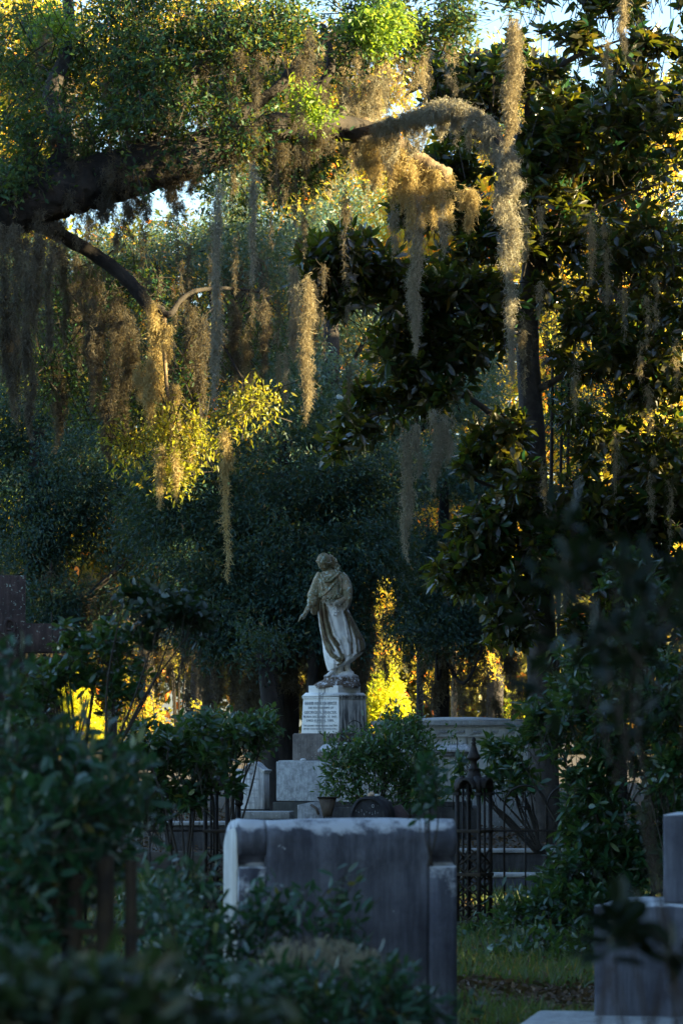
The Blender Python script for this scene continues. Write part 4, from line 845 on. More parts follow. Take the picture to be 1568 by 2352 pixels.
mb = MB(); tw = MB(); c = blobs([(420, 985, 40, 85, 60, .35), (400, 1075, 40, 60, 60, .3), (470, 1000, 40, 50, 40, .3), (575, 945, 39.4, 55, 55, .3), (505, 1000, 39.6, 40, 40, .3), (300, 1010, 40.4, 70, 50, .4), (620, 920, 39.5, 30, 40, .2)], 250, .38, 2.2)
clusters(mb, c, 15, .24, .072, .026, 0, None, .6, tw); part(mb, 'low_foliage', M['young'], oak); part(tw, 'twigs', M['twig'], oak)  # low clusters take the lighter sunlit leaf colour
mb = MB(); tw = MB(); c = blobs([(250, 700, 41, 150, 120, .8), (470, 740, 41.6, 140, 110, .8), (120, 800, 41, 120, 160, .8), (330, 900, 41, 170, 110, .8), (620, 720, 42, 90, 90, .6)], 800, .46, 1.6, SKY)
clusters(mb, c, 18, .30, .062, .024, 0, None, .4, tw); part(mb, 'hanging_foliage', M['oak'], oak)
mb = MB(); c = blobs([(870, 55, 40.6, 90, 55, .5), (700, 245, 40.2, 45, 55, .3), (110, 60, 40, 60, 40, .4), (960, 40, 41, 60, 40, .4)], 420, .36, 2.5); clusters(mb, c, 16, .26, .078, .03, 0, oc, .2); part(mb, 'sunlit_foliage', M['oaklit'], oak); part(tw, 'twigs', M['twig'], oak)
# moss that clothes the oak itself (countless short tufts)
mb = MB()
for i in range(64):
    x = random.uniform(-10, 760); y = 505-.33*x+random.uniform(-50, 45); mossline(x, y, y+random.uniform(50, 150), 39.3+.0022*x+random.uniform(-.4, .1), random.uniform(24, 50), 420, mb)
for i in range(38):
    x = random.uniform(60, 760); y = random.uniform(40, 330); mossline(x, y, y+random.uniform(50, 170), 40+random.uniform(-.6, .6), random.uniform(26, 60), 420, mb)
part(mb, 'limb_moss', M['mossd'], oak)
mb = MB()
for i in range(30):
    x = random.uniform(500, 1060); y = random.uniform(30, 250); mossline(x, y, y+random.uniform(60, 170), 42.3+random.uniform(-.5, .8), random.uniform(26, 60), 480, mb)
part(mb, 'crown_moss', M['mossb'], oak)
mb = MB()
for i in range(34):
    x = random.uniform(720, 880); y = 150+random.uniform(0, 120); mossline(x, y, y+random.uniform(60, 160), 42.2+random.uniform(-.3, .3), random.uniform(20, 40), 420, mb)
for i in range(26):
    t = i/25; pt = smooth([(860, 300), (920, 285), (975, 262), (1040, 250), (1110, 285), (1160, 350), (1178, 420)], 5)[int(t*30)]
    mossline(pt[0], pt[1]-24, pt[1]+random.uniform(35, 130)*(1-.3*t), 41.6-1.4*t, random.uniform(24, 38), 620, mb)
    mossline(pt[0]+random.uniform(-8, 8), pt[1]-22, pt[1]+22, 41.5-1.4*t, 34, 500, mb, prof=(.8, 1, .9, .6))
part(mb, 'bough_moss', M['moss'], oak)
mb = MB()
for i in range(70):
    x = random.uniform(0, 830); y = random.uniform(330, 800); mossline(x, y, y+random.uniform(110, 300), random.uniform(39.6, 42), random.uniform(9, 17), 260, mb)
part(mb, 'fine_moss', M['mossd'], oak)
mb = MB()
for i in range(46):
    x = random.uniform(560, 900); y = random.uniform(40, 330); mossline(x, y, y+random.uniform(90, 200), random.uniform(41.2, 43), random.uniform(10, 20), 300, mb)
part(mb, 'fine_moss', M['mossb'], oak)

# ---- separate hanging pieces of Spanish moss one can point to
def sm(label, mt, specs):
    mb = MB()
    for s_ in specs:
        x, y0_, y1_, D_, wd, n_ = s_[:6]; mossline(x, y0_, y1_, D_, wd, n_, mb, **(s_[6] if len(s_) > 6 else {}))
    v = np.concatenate(mb.v); top = v[v[:, 2].argmax()].copy()
    mb.v = [q_-top for q_ in mb.v]; o = mb.build('spanish_moss', M[mt]); o.location = [float(t) for t in top]
    return tag(o, label, 'spanish moss', 'pieces of spanish moss hanging in view')
lp = dict(prof=(.7, 1, .7, .6, .95, .8, .45, .12))
sm('long pale grey moss strand right of the great limb, widest near its lower end', 'moss', [(500, 410, 935, 38, 27, 3600, dict(xe=495, prof=(.6, .8, .75, .5, .5, .95, 1., .45, .12)))])
sm('short pale moss strand hanging right beside the long pale grey one', 'moss', [(581, 370, 655, 39, 22, 1700, dict(xe=579, prof=(.9, 1, .7, .5, .4, .2, .1)))])
sm('thin sunlit moss strand dangling lowest of all on the left half, under the sunlit leaves', 'mosslit', [(518, 985, 1110, 39.3, 28, 1300), (521, 1060, 1335, 39.3, 15, 900, dict(prof=(1, .9, .8, .7, .6, .5, .3)))])
sm('broad brown moss column with a glowing right edge in the middle of the picture', 'mossb', [(706, 630, 975, 40, 34, 3400, dict(xe=702, prof=(.6, 1, 1, 1, 1, .9, .6, .2)))])
sm('grey moss strand close left of the broad brown moss column', 'moss', [(674, 610, 830, 41, 28, 1900), (656, 780, 925, 41, 13, 420), (640, 760, 880, 41.2, 10, 300)])
sm('tan moss plume hanging from the top edge on the right, lit down its right side', 'mossb', [(1176, 40, 345, 40, 40, 4600, dict(xe=1166, prof=(.7, .9, 1, .9, 1, .95, .6, .15)))])
v_ = []
for i in range(30):
    x = random.uniform(815, 1040); yt = np.interp(x, [815, 880, 930, 980, 1040], [330, 315, 350, 385, 405])-6; v_.append((x, yt, yt+random.uniform(60, 150)+60*math.exp(-((x-950)/50)**2), 41.75+random.uniform(-.2, .1), random.uniform(22, 36), 620))
sm('mass of sunlit golden moss fringing the broken sunlit bough', 'mosslit', v_)
sm('long grey moss tail falling below the golden mass of the sunlit bough', 'moss', [(955, 440, 815, 41.6, 40, 4200, dict(xe=948, prof=(.8, 1, 1, .9, .75, .6, .35, .1))), (905, 450, 590, 41.7, 22, 700), (1015, 440, 600, 41.6, 20, 800)])
sm('small tuft of sunlit golden moss hanging alone right of the sunlit bough', 'mosslit', [(1076, 430, 540, 42, 26, 1100), (1062, 430, 480, 42, 18, 400), (1088, 432, 510, 42, 14, 400)])
sm('longest grey moss curtain falling from the tip of the arched bough', 'moss', [(1160, 340, 640, 40.2, 52, 6000, dict(xe=1172, prof=(.7, 1, 1, 1, .95, .85, .7))), (1172, 600, 900, 40.2, 34, 2400, dict(xe=1178, prof=(1, .8, .7, .6, .5, .35, .12)))])
sm('sunlit golden moss hanging from the forked bough on the left', 'mosslit', [(352, 690, 800, 39.9, 40, 1500), (385, 730, 830, 39.9, 26, 1100), (342, 820, 985, 39.9, 36, 2300), (322, 830, 940, 40, 22, 700), (405, 880, 980, 40, 20, 700), (370, 700, 1000, 40.1, 46, 1800)])
sm('pair of dull sunlit moss strands below the sunlit oak leaves on the left', 'mosslit', [(367, 1015, 1165, 39.8, 22, 1200), (404, 960, 1150, 39.8, 20, 900), (440, 1010, 1060, 39.9, 14, 250)])
sm('grey moss curtain hanging under the magnolia leaves right of the centre', 'moss', [(1000, 940, 1130, 43, 44, 2600), (1028, 940, 1070, 43, 30, 900), (932, 980, 1290, 43, 34, 3000), (958, 970, 1100, 43.1, 30, 900)])
sm('brown moss strand with a sunlit knot hanging in the shade left of centre', 'mossb', [(566, 740, 960, 41, 20, 1200)])
sm('thin moss strand hanging in front of the dark magnolia trunk', 'mossd', [(1212, 740, 860, 43.6, 34, 1200), (1252, 760, 920, 43.4, 12, 300)])
sm('slim grey moss strand at the upper right among magnolia leaves', 'mossb', [(1206, 450, 600, 43, 18, 700), (1355, 480, 660, 43, 18, 800), (1430, -20, 125, 42.5, 24, 1200), (1395, 60, 200, 42.8, 18, 500)])
sm('slim moss strand hanging low beside the blurred right hand bush', 'mossd', [(1296, 1235, 1410, 36, 13, 700)])
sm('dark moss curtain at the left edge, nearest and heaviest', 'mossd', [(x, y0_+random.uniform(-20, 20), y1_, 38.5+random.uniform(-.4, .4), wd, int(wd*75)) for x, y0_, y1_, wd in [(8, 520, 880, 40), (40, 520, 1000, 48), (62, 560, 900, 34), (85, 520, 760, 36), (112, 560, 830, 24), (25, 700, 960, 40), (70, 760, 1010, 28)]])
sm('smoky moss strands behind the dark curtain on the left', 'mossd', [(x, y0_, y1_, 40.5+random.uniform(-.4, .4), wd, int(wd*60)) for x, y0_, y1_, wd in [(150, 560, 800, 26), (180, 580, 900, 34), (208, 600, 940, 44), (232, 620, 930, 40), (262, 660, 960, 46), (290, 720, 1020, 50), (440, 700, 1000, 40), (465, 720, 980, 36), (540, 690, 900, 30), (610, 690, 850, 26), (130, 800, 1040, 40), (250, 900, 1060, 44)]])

# ---- magnolia
mg = thing('magnolia', 'tall glossy leaved magnolia with a straight dark trunk filling the right side', 'tree', (X(1232, 45), 45, 0))
mb = MB(); limb(mb, PP((1250, 1960, 45), (1243, 1500, 45), (1236, 1250, 45), (1222, 1000, 45), (1210, 760, 45), (1222, 560, 45), (1215, 330, 45), (1220, 190, 45)), [.19, .17, .155, .145, .13, .11, .085, .05], 16, 6, .03); part(mb, 'trunk', M['magbark'], mg)
mb = MB()
for pts in [[(1215, 800, 45), (1150, 740, 44.6), (1060, 690, 44.3), (960, 640, 44), (860, 600, 43.8), (740, 590, 43.6)], [(1225, 1040, 45), (1140, 960, 44.5), (1040, 900, 44.2), (940, 930, 44), (820, 960, 43.8)], [(1235, 1200, 45), (1150, 1130, 44.6), (1060, 1090, 44.4)],
            [(1212, 620, 45), (1300, 520, 44.6), (1400, 460, 44.3), (1520, 420, 44)], [(1225, 900, 45), (1320, 850, 44.6), (1450, 800, 44.2)], [(1240, 1300, 45), (1150, 1290, 44.6), (1050, 1330, 44.4)], [(1240, 1150, 45), (1350, 1120, 44.6), (1480, 1080, 44.3)],
            [(1215, 420, 45), (1130, 330, 44.8), (1060, 300, 44.6), (960, 200, 44.5)], [(1220, 200, 45), (1320, 130, 44.6), (1430, 90, 44.4)]]: limb(mb, PP(*pts), [.05, .04, .03, .02, .012], 8, 5, .08)
part(mb, 'boughs', M['magbark'], mg)
mo = P(1225, 700, 46.5)
B_mag = [(790, 560, 43.6, 80, 62, .6), (730, 640, 43.6, 60, 60, .5), (860, 640, 43.8, 70, 60, .6), (800, 690, 43.7, 70, 45, .5), (960, 690, 44, 90, 80, .8), (1050, 650, 44.2, 90, 100, .8), (930, 810, 44, 80, 70, .7), (1040, 780, 44.2, 90, 80, .8), (1130, 720, 44.4, 60, 110, .8),
         (900, 920, 44, 100, 45, .6), (820, 985, 43.8, 75, 45, .5), (1000, 900, 44.2, 80, 65, .7), (770, 1030, 43.8, 40, 30, .4), (1150, 1010, 44.2, 60, 60, .6), (1100, 1050, 44.3, 60, 40, .5), (1180, 1120, 44, 70, 60, .6), (1110, 1220, 44.2, 70, 60, .6), (1060, 1310, 44.2, 70, 55, .6), (1160, 1340, 44, 70, 70, .6), (1170, 1430, 44, 60, 55, .5),
         (1270, 350, 44.6, 90, 140, 1.), (1380, 300, 44.4, 110, 150, 1.2), (1500, 350, 44.2, 100, 170, 1.2), (1280, 560, 44.6, 90, 130, 1.), (1400, 560, 44.4, 120, 130, 1.2), (1520, 600, 44.2, 90, 150, 1.), (1320, 760, 44.6, 90, 110, .9), (1440, 800, 44.4, 110, 130, 1.), (1530, 850, 44.2, 80, 150, 1.),
         (1300, 960, 44.6, 60, 110, .8, .7), (1420, 1010, 44.4, 110, 110, .9), (1530, 1080, 44.2, 80, 130, .9), (1360, 1200, 44.4, 120, 120, .9), (1500, 1260, 44.2, 100, 120, .9), (1290, 1320, 44.2, 80, 110, .8), (1240, 1230, 43.9, 50, 100, .5), (1420, 1420, 44.2, 140, 120, .9),
         (1110, 210, 44.8, 80, 90, .9), (1020, 180, 44.8, 80, 80, .8), (1060, 420, 44.8, 90, 110, .8), (1200, 140, 44.8, 80, 110, .9), (1340, 110, 44.6, 110, 90, 1.), (1480, 120, 44.4, 110, 110, 1.), (1120, 520, 44.6, 70, 90, .7), (960, 480, 44.6, 60, 60, .5), (1205, 480, 44.2, 50, 180, .6)]
mb = MB(); tw = MB(); c = blobs(B_mag+[(1400, 0, 44.4, 110, 90, 1.), (1540, 10, 44.2, 90, 110, 1.), (1290, 20, 44.6, 70, 70, .8), (1520, 250, 44.2, 80, 90, 1.), (1230, 50, 44.6, 60, 90, .8), (1460, 60, 44, 90, 60, .8), (1330, 60, 44, 90, 50, .8)], 8800, .45, 3.0, SKY+[(1300, 650, 22, 30), (1340, 800, 26, 24), (1400, 880, 20, 16), (1440, 700, 16, 14), (1480, 760, 18, 14), (1380, 1090, 20, 26), (1270, 1100, 16, 40), (1520, 930, 18, 14), (1440, 1080, 14, 14), (1360, 600, 14, 12), (1290, 880, 24, 30), (1250, 480, 12, 14),(1330, 900, 34, 26), (1290, 1020, 26, 40), (1270, 760, 24, 40), (1430, 470, 22, 20), (1390, 940, 22, 16), (1380, 690, 18, 14), (1480, 960, 18, 22)]); rosettes(mb, c, 10, .185, .07, mo, tw); part(mb, 'crown', M['mag'], mg); part(tw, 'twigs', M['twig'], mg)
mm_ = MB()
for i in range(22):
    x = random.uniform(880, 1560); y = random.uniform(150, 1050); mossline(x, y, y+random.uniform(90, 230), 43.3, random.uniform(10, 20), 300, mm_)
part(mm_, 'hanging_moss', M['mossb'], mg)
c = blobs([(1850, 500, 45, 260, 600, 2.2), (1800, 1300, 45, 220, 400, 1.8), (2200, 800, 46, 250, 700, 2.)], 1500, .3, 1.); mb = MB(); rosettes(mb, c, 10, .26, .11, mo); part(mb, 'crown', M['mag'], mg)
for x, r_ in ((1262, .028), (1284, .022), (1300, .02)):
    mb = MB(); limb(mb, PP((x-6, 1700, 46.5), (x, 1300, 46.5), (x+4, 1000, 46.5), (x+6, 820, 46.5)), [r_, r_, r_*.8, r_*.6], 8, 5, .05); t = thing('sapling', {1262: 'thickest slender sapling stem, nearest to the magnolia trunk on its right', 1284: 'middle slender sapling stem among three right of the magnolia trunk', 1300: 'slimmest of the three sapling stems, farthest from the magnolia trunk'}[x], 'sapling', (X(x, 46.5), 46.5, 0)); part(mb, 'stem', M['twig'], t)
    mb = MB(); clusters(mb, blobs([(x, 900, 46.5, 16, 90, .2)], 10, 0), 8, .2, .09, .035, 1, None, .2); part(mb, 'leaves', M['shrub2'], t)

# ---- oaks of the middle distance
LOWGAP = [(872, 1430, 4, 60), (1000, 1540, 60, 36), (430, 1530, 36, 70), (905, 1600, 80, 60), (200, 1640, 110, 60), (330, 1600, 80, 60), (1130, 1500, 40, 60), (885, 1370, 30, 40), (30, 1650, 90, 90), (210, 1400, 14, 40)]
def midtree(label, D, base, bl, n, mat, lf=(.105, .034), thr=.38, mossn=20, mossr=None, trunk=.3, lean=0, k=20, cut=SKY, mm='mossd', mt='bark', fs=1.1):
    t = thing('oak_tree', label, 'tree', (X(base, D), D, .2))
    mb = MB(); top = min(b_[1] for b_ in bl)+60; limb(mb, PP((base, 1950, D), (base+lean*.3, 1600, D), (base+lean*.7, 1300, D), (base+lean, (top+1000)/2, D), (base+lean*1.1, top, D)), [trunk*1.2, trunk, trunk*.85, trunk*.5, trunk*.2], 14, 6, .06)
    tr = part(mb, 'trunk', M[mt], t); mb = MB()
    for b_ in (bl[:9] if base > 0 else bl[:1]): limb(mb, PP((base+lean*.8, min(1500, b_[1]+260), D), ((base+b_[0])/2, b_[1]+120, b_[2]), (b_[0], b_[1]+10, b_[2])), [trunk*.35, trunk*.22, .02], 8, 5, .06)
    part(mb, 'limbs', M[mt], t)
    mb = MB(); c = blobs(bl, int(n*1.9), thr-.03, fs, list(cut)+LOWGAP); clusters(mb, c, k, .42, lf[0], lf[1], 0, P(base, 1100, D+1), .35); part(mb, 'crown', M[mat], t)
    if mossn:
        mb = MB(); x0, x1, ya, yb = mossr
        for i in range(mossn):
            x = random.uniform(x0, x1); y = random.uniform(ya, yb)
            if any(abs(x-g[0]) < g[2]*.9 and g[1]-g[3]-150 < y < g[1]+g[3] for g in LOWGAP) and random.random() < .4: continue
            if (838 < x < 975 or 130 < x < 280) and y > 1455: continue
            mossline(x, y, y+random.uniform(70, 230), D+random.uniform(-1.5, 1.2), random.uniform(16, 40), 420, mb, tw=.0085, tl=(.2, .5))
        part(mb, 'hanging_moss', M[mm], t)
    return t
midtree('dark spreading oak in the middle distance behind the stone cross', 66, 90, [(60, 1120, 66, 190, 140, 2.2), (250, 1080, 66, 190, 130, 2.2), (120, 1280, 65, 190, 120, 1.8), (320, 1250, 65, 160, 130, 1.8), (10, 980, 67, 140, 120, 2), (200, 950, 67, 160, 90, 2), (260, 1390, 64, 160, 70, 1.2), (60, 1400, 64, 120, 60, 1.2)], 2500, 'oakmid', mossn=64, mossr=(0, 460, 1280, 1520))
midtree('dense blue green oak directly behind the statue', 62, 655, [(520, 1130, 62, 190, 130, 2.), (700, 1120, 62, 190, 140, 2.), (620, 980, 63, 180, 110, 2), (640, 1290, 61, 200, 130, 1.8), (480, 1300, 61, 150, 120, 1.6), (820, 1280, 61, 150, 120, 1.6), (400, 1180, 62, 130, 120, 1.6), (620, 1420, 60, 170, 80, 1.2), (820, 1100, 62, 130, 120, 1.5), (480, 1450, 60, 120, 60, 1.), (760, 1450, 60.5, 90, 60, 1.)], 3300, 'oakmid', mossn=80, mossr=(420, 860, 1330, 1550), trunk=.22)
midtree('grey green oak between the statue and the magnolia trunk', 70, 1010, [(980, 1180, 70, 170, 140, 2.), (900, 1330, 69, 150, 100, 1.8), (1060, 1330, 69, 150, 130, 1.8), (1120, 1150, 70, 120, 150, 1.8), (1000, 1440, 68, 150, 70, 1.2), (860, 1180, 70, 110, 110, 1.6), (1120, 1450, 68, 90, 80, 1.2)], 1900, 'oakmid', mossn=64, mossr=(830, 1190, 1330, 1560), trunk=.14, lean=10, thr=.44, mm='mossd')
midtree('hazy teal oak rising above the centre, behind the hanging moss', 74, 760, [(800, 860, 74, 150, 130, 2.), (930, 960, 74, 150, 120, 2.), (700, 800, 74, 120, 110, 1.8), (1080, 900, 74, 110, 150, 2.), (860, 720, 75, 110, 80, 1.6), (1000, 1080, 73, 120, 80, 1.4), (1080, 720, 75, 90, 100, 1.4), (620, 880, 74, 110, 110, 1.6), (780, 480, 75, 120, 90, 1.5, .5), (700, 580, 75, 110, 90, 1.5, .5)], 2200, 'teal', mossn=18, mossr=(640, 1100, 950, 1200), trunk=.3, thr=.42)
midtree('dark green oak behind the magnolia on the right', 60, 1420, [(1300, 700, 60, 110, 140, 1.5), (1430, 800, 60, 130, 160, 1.5), (1330, 980, 60, 120, 140, 1.5), (1500, 600, 60, 110, 160, 1.5), (1500, 1050, 60, 110, 150, 1.5), (1380, 450, 60, 130, 130, 1.5), (1330, 1200, 60, 120, 130, 1.4), (1130, 250, 60, 110, 120, 1.5), (1280, 250, 60, 120, 120, 1.5)], 1250, 'oakmid', lf=(.10, .034), thr=.47, mossn=10, mossr=(1250, 1560, 500, 1000), trunk=.12, fs=3.2)
midtree('airy oak beyond the great limb, its leaves against the sky on the left', 56, -40, [(480, 560, 56, 130, 110, 1.6), (600, 600, 56, 120, 110, 1.6), (330, 600, 56, 120, 100, 1.5), (200, 640, 56, 120, 100, 1.5), (420, 780, 56, 160, 110, 1.5), (200, 820, 56, 170, 130, 1.6), (60, 720, 56, 100, 170, 1.5), (600, 790, 56, 120, 110, 1.5), (340, 900, 56, 180, 80, 1.4), (540, 430, 57, 90, 60, 1.)], 1900, 'teal', lf=(.08, .028), thr=.43, mossn=26, mossr=(0, 640, 560, 850), trunk=.16, fs=1.4)
midtree('golden mossy oak showing through the dark leaves along the top left', 58, -60, [(60, 100, 58, 170, 140, 2), (280, 140, 58, 180, 140, 2), (500, 120, 58, 180, 140, 2), (720, 180, 58, 150, 150, 2), (60, 330, 58, 130, 140, 1.6), (620, 380, 58, 150, 90, 1.5), (880, 160, 58, 130, 120, 1.8), (20, 560, 58, 60, 120, 1.)], 1500, 'farleaf', lf=(.12, .05), thr=.45, mossn=60, mossr=(0, 900, 60, 330), trunk=.3, mm='mossb')

# ---- far sunlit trees
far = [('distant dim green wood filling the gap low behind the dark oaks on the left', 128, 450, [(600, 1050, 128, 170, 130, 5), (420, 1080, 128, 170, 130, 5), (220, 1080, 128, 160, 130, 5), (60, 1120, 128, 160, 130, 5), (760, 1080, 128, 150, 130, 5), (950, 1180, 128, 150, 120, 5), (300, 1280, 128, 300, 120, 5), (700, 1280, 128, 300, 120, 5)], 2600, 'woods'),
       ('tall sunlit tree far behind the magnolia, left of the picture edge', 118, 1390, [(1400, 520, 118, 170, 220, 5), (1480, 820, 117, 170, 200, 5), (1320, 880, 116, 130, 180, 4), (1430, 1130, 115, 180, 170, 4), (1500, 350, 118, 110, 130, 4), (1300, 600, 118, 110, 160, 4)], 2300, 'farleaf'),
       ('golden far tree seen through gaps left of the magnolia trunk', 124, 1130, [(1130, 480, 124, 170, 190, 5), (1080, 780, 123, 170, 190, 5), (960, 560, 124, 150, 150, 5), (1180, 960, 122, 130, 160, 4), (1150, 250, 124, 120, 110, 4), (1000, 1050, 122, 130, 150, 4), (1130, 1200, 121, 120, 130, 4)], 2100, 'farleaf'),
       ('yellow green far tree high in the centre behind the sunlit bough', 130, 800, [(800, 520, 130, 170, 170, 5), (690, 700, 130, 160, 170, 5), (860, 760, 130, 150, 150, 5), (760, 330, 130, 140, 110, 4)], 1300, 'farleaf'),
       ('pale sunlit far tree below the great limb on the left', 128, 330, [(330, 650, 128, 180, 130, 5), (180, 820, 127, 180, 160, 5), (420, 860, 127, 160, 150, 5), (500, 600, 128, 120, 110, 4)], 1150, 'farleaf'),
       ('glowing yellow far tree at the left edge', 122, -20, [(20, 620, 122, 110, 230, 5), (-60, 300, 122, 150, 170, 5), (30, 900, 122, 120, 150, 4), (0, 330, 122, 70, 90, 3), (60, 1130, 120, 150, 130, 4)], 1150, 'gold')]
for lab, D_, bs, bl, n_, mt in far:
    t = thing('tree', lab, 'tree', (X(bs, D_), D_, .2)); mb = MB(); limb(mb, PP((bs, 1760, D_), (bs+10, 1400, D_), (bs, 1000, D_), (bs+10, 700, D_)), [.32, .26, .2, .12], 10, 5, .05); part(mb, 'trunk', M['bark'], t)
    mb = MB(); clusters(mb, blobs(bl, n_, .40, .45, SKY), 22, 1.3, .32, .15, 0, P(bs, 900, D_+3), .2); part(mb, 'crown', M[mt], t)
t = thing('woodland', 'distant sunlit line of woods closing the view behind all the oaks', 'woods', (0, 165, 0)); mb = MB()
cc = blobs([(x, 1480+random.uniform(-40, 40), 165, 190, 230+random.uniform(-60, 60), 6) for x in range(-200, 1900, 150)], 4200, .30, .3)
clusters(mb, cc, 18, 1.9, .55, .28, 0, None, .2); wd = part(mb, 'leaf_mass', M['woods'], t); wd['kind'] = 'stuff'
# low sunlit growth and trunks beyond the dark oaks
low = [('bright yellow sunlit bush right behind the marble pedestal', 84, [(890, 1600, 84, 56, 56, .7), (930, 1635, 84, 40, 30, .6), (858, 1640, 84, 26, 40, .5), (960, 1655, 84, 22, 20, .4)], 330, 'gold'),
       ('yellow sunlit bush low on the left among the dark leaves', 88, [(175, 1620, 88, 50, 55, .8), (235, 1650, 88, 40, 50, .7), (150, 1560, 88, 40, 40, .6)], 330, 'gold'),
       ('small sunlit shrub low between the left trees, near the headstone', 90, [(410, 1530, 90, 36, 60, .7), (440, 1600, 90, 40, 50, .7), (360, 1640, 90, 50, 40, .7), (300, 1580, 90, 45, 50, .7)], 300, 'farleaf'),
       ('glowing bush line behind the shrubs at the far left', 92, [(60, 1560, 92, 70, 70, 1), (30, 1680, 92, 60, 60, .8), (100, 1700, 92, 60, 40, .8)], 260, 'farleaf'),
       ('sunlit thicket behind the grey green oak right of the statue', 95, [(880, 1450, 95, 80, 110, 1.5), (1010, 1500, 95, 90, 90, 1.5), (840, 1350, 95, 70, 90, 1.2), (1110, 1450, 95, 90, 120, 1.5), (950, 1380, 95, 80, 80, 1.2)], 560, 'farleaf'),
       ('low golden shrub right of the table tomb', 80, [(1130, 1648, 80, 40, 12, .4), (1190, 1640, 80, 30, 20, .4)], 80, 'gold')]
for lab, D_, bl, n_, mt in low:
    bs = bl[0][0]; t = thing('bush', lab, 'bush', (X(bs, D_), D_, .25)); mb = MB()
    for i in range(5): a = random.uniform(-1, 1)*bl[0][3]*.7; tube(mb, PP((bs+a*.2, 1700, D_), (bs+a*.6, bl[0][1]+20, D_), (bs+a, bl[0][1]-10, D_)), [.03, .022, .01], 5)
    part(mb, 'stems', M['twig'], t); mb = MB(); clusters(mb, blobs(bl, n_, .33, 1.), 22, .34, .10, .05, 0, None, -.1); part(mb, 'leaves', M[mt], t)
tr_ = [('pale patchy tree trunk behind the small headstone, left of the pedestal', 64, 582, 22, .10, 'barkl', 1480), ('leaning dark trunk close left of the pedestal', 58, 632, -30, .13, 'bark', 1500), ('dark trunk rising behind the statue, mostly hidden in leaves', 60, 712, 10, .10, 'bark', 1380), ('sunlit distant trunk right of the bright yellow bush', 86, 1040, 4, .07, 'barkl', 1450), ('distant pale trunk at the lower left', 80, 262, -8, .10, 'bark', 1450), ('slim distant trunk behind the yellow bush', 82, 962, 3, .08, 'bark', 1430), ('dim distant trunk left of the small headstone', 84, 480, 8, .16, 'bark', 1400)]
for lab, D_, x, ln, r_, mt, tp in tr_:
    t = thing('tree', lab, 'tree', (X(x, D_), D_, .2)); mb = MB(); limb(mb, PP((x, 1900, D_), (x+ln*.4, 1700, D_), (x+ln*.5, 1600, D_), (x+ln, tp, D_)), [r_*1.3, r_, r_*.95, r_*.8], 12, 6, .08); part(mb, 'trunk', M[mt], t)
    mb = MB(); clusters(mb, blobs([(x+ln, tp-30, D_, 70, 70, 1.2)], 110, .35, 1.), 18, .4, .10, .034, 0, None, .3); part(mb, 'crown', M['oakmid'], t)

# ================================================================== SHRUBS near the graves
def shrub(name, label, cat, D, base, bl, n, mat, Lg, Wd, k=10, kind=1, spread=.16, thr=.0, stems=7, fs=3, upb=1.0, ros=False, dn=.05, sr=.012, clear=()):
    t = thing(name, label, cat, (X(base[0], D), D, 0)); mb = MB(); bl_ = bl*(1+stems//max(1, len(bl)))
    for i in range(stems):
        b_ = bl_[i]; a = (b_[0]+random.uniform(-.4, .4)*b_[3], b_[1]+random.uniform(-.3, .4)*b_[4], b_[2]); m_ = ((a[0]+base[0])/2+random.uniform(-20, 20), (a[1]+base[1])/2, (a[2]+D)/2)
        limb(mb, [P(base[0]+random.uniform(-15, 15), base[1], D), P(*m_), P(*a)], [sr, sr*.8, sr*.3], 6, 6, .05)
    part(mb, 'stems', M['twig'], t); c = blobs(bl, n, thr, fs, clear); mb = MB(); tw = MB()
    if ros: rosettes(mb, c, k, Lg, Wd, P(base[0], base[1], D), tw, dn)
    else: clusters(mb, c, k, spread, Lg, Wd, kind, P(base[0], base[1], D), dn, tw, .12, upb)
    part(mb, 'leaves', M[mat], t)
    if tw.n: part(tw, 'twigs', M['twig'], t)
    return t
shrub('shrub', 'leafy green shrub growing before the pedestal and the white sarcophagus', 'shrub', 43.6, (860, 1900), [(860, 1770, 43.6, 110, 75, .5), (800, 1730, 43.6, 60, 45, .4), (930, 1760, 43.6, 80, 75, .5), (900, 1700, 43.6, 70, 45, .4), (960, 1820, 43.6, 70, 50, .4), (790, 1800, 43.6, 50, 45, .3), (880, 1665, 43.7, 50, 35, .3)], 520, 'shrub', .085, .030, 10, 1, .16, .36, 14)
mb = MB(); t = thing('vine', 'thin bare reddish twigs and vine reaching across the inscribed block', 'vine', (X(840, 44), 44, 0))
for pts in [[(850, 1860), (842, 1760), (815, 1720), (800, 1692), (822, 1680)], [(842, 1740), (800, 1715), (770, 1700), (762, 1685), (755, 1692)], [(815, 1715), (830, 1670), (815, 1655), (800, 1662)], [(860, 1760), (855, 1700), (850, 1650)], [(770, 1700), (745, 1690), (735, 1684), (738, 1678)], [(1040, 1860), (1044, 1760), (1050, 1700), (1038, 1688)], [(822, 1690), (840, 1668), (856, 1684)], [(790, 1705), (785, 1688), (795, 1678)]]: limb(mb, [P(a, b_, 44) for a, b_ in pts], [.007, .006, .004], 5, 5, .1)
part(mb, 'stems', M['twig'], t); mb = MB(); clusters(mb, blobs([(840, 1690, 44, 40, 20, .2), (1045, 1700, 44, 14, 30, .1)], 16, 0), 5, .15, .06, .025, 1, None, .1); part(mb, 'leaves', M['shrub'], t)
shrub('shrub', 'taller leafy sprig standing between pedestal and table tomb', 'shrub', 45, (930, 1850), [(915, 1690, 45, 40, 40, .3), (950, 1680, 45, 40, 40, .3), (900, 1650, 45, 22, 26, .2), (970, 1730, 45, 30, 40, .2)], 130, 'shrub', .075, .03, 9, 1, .15, .3, 6)
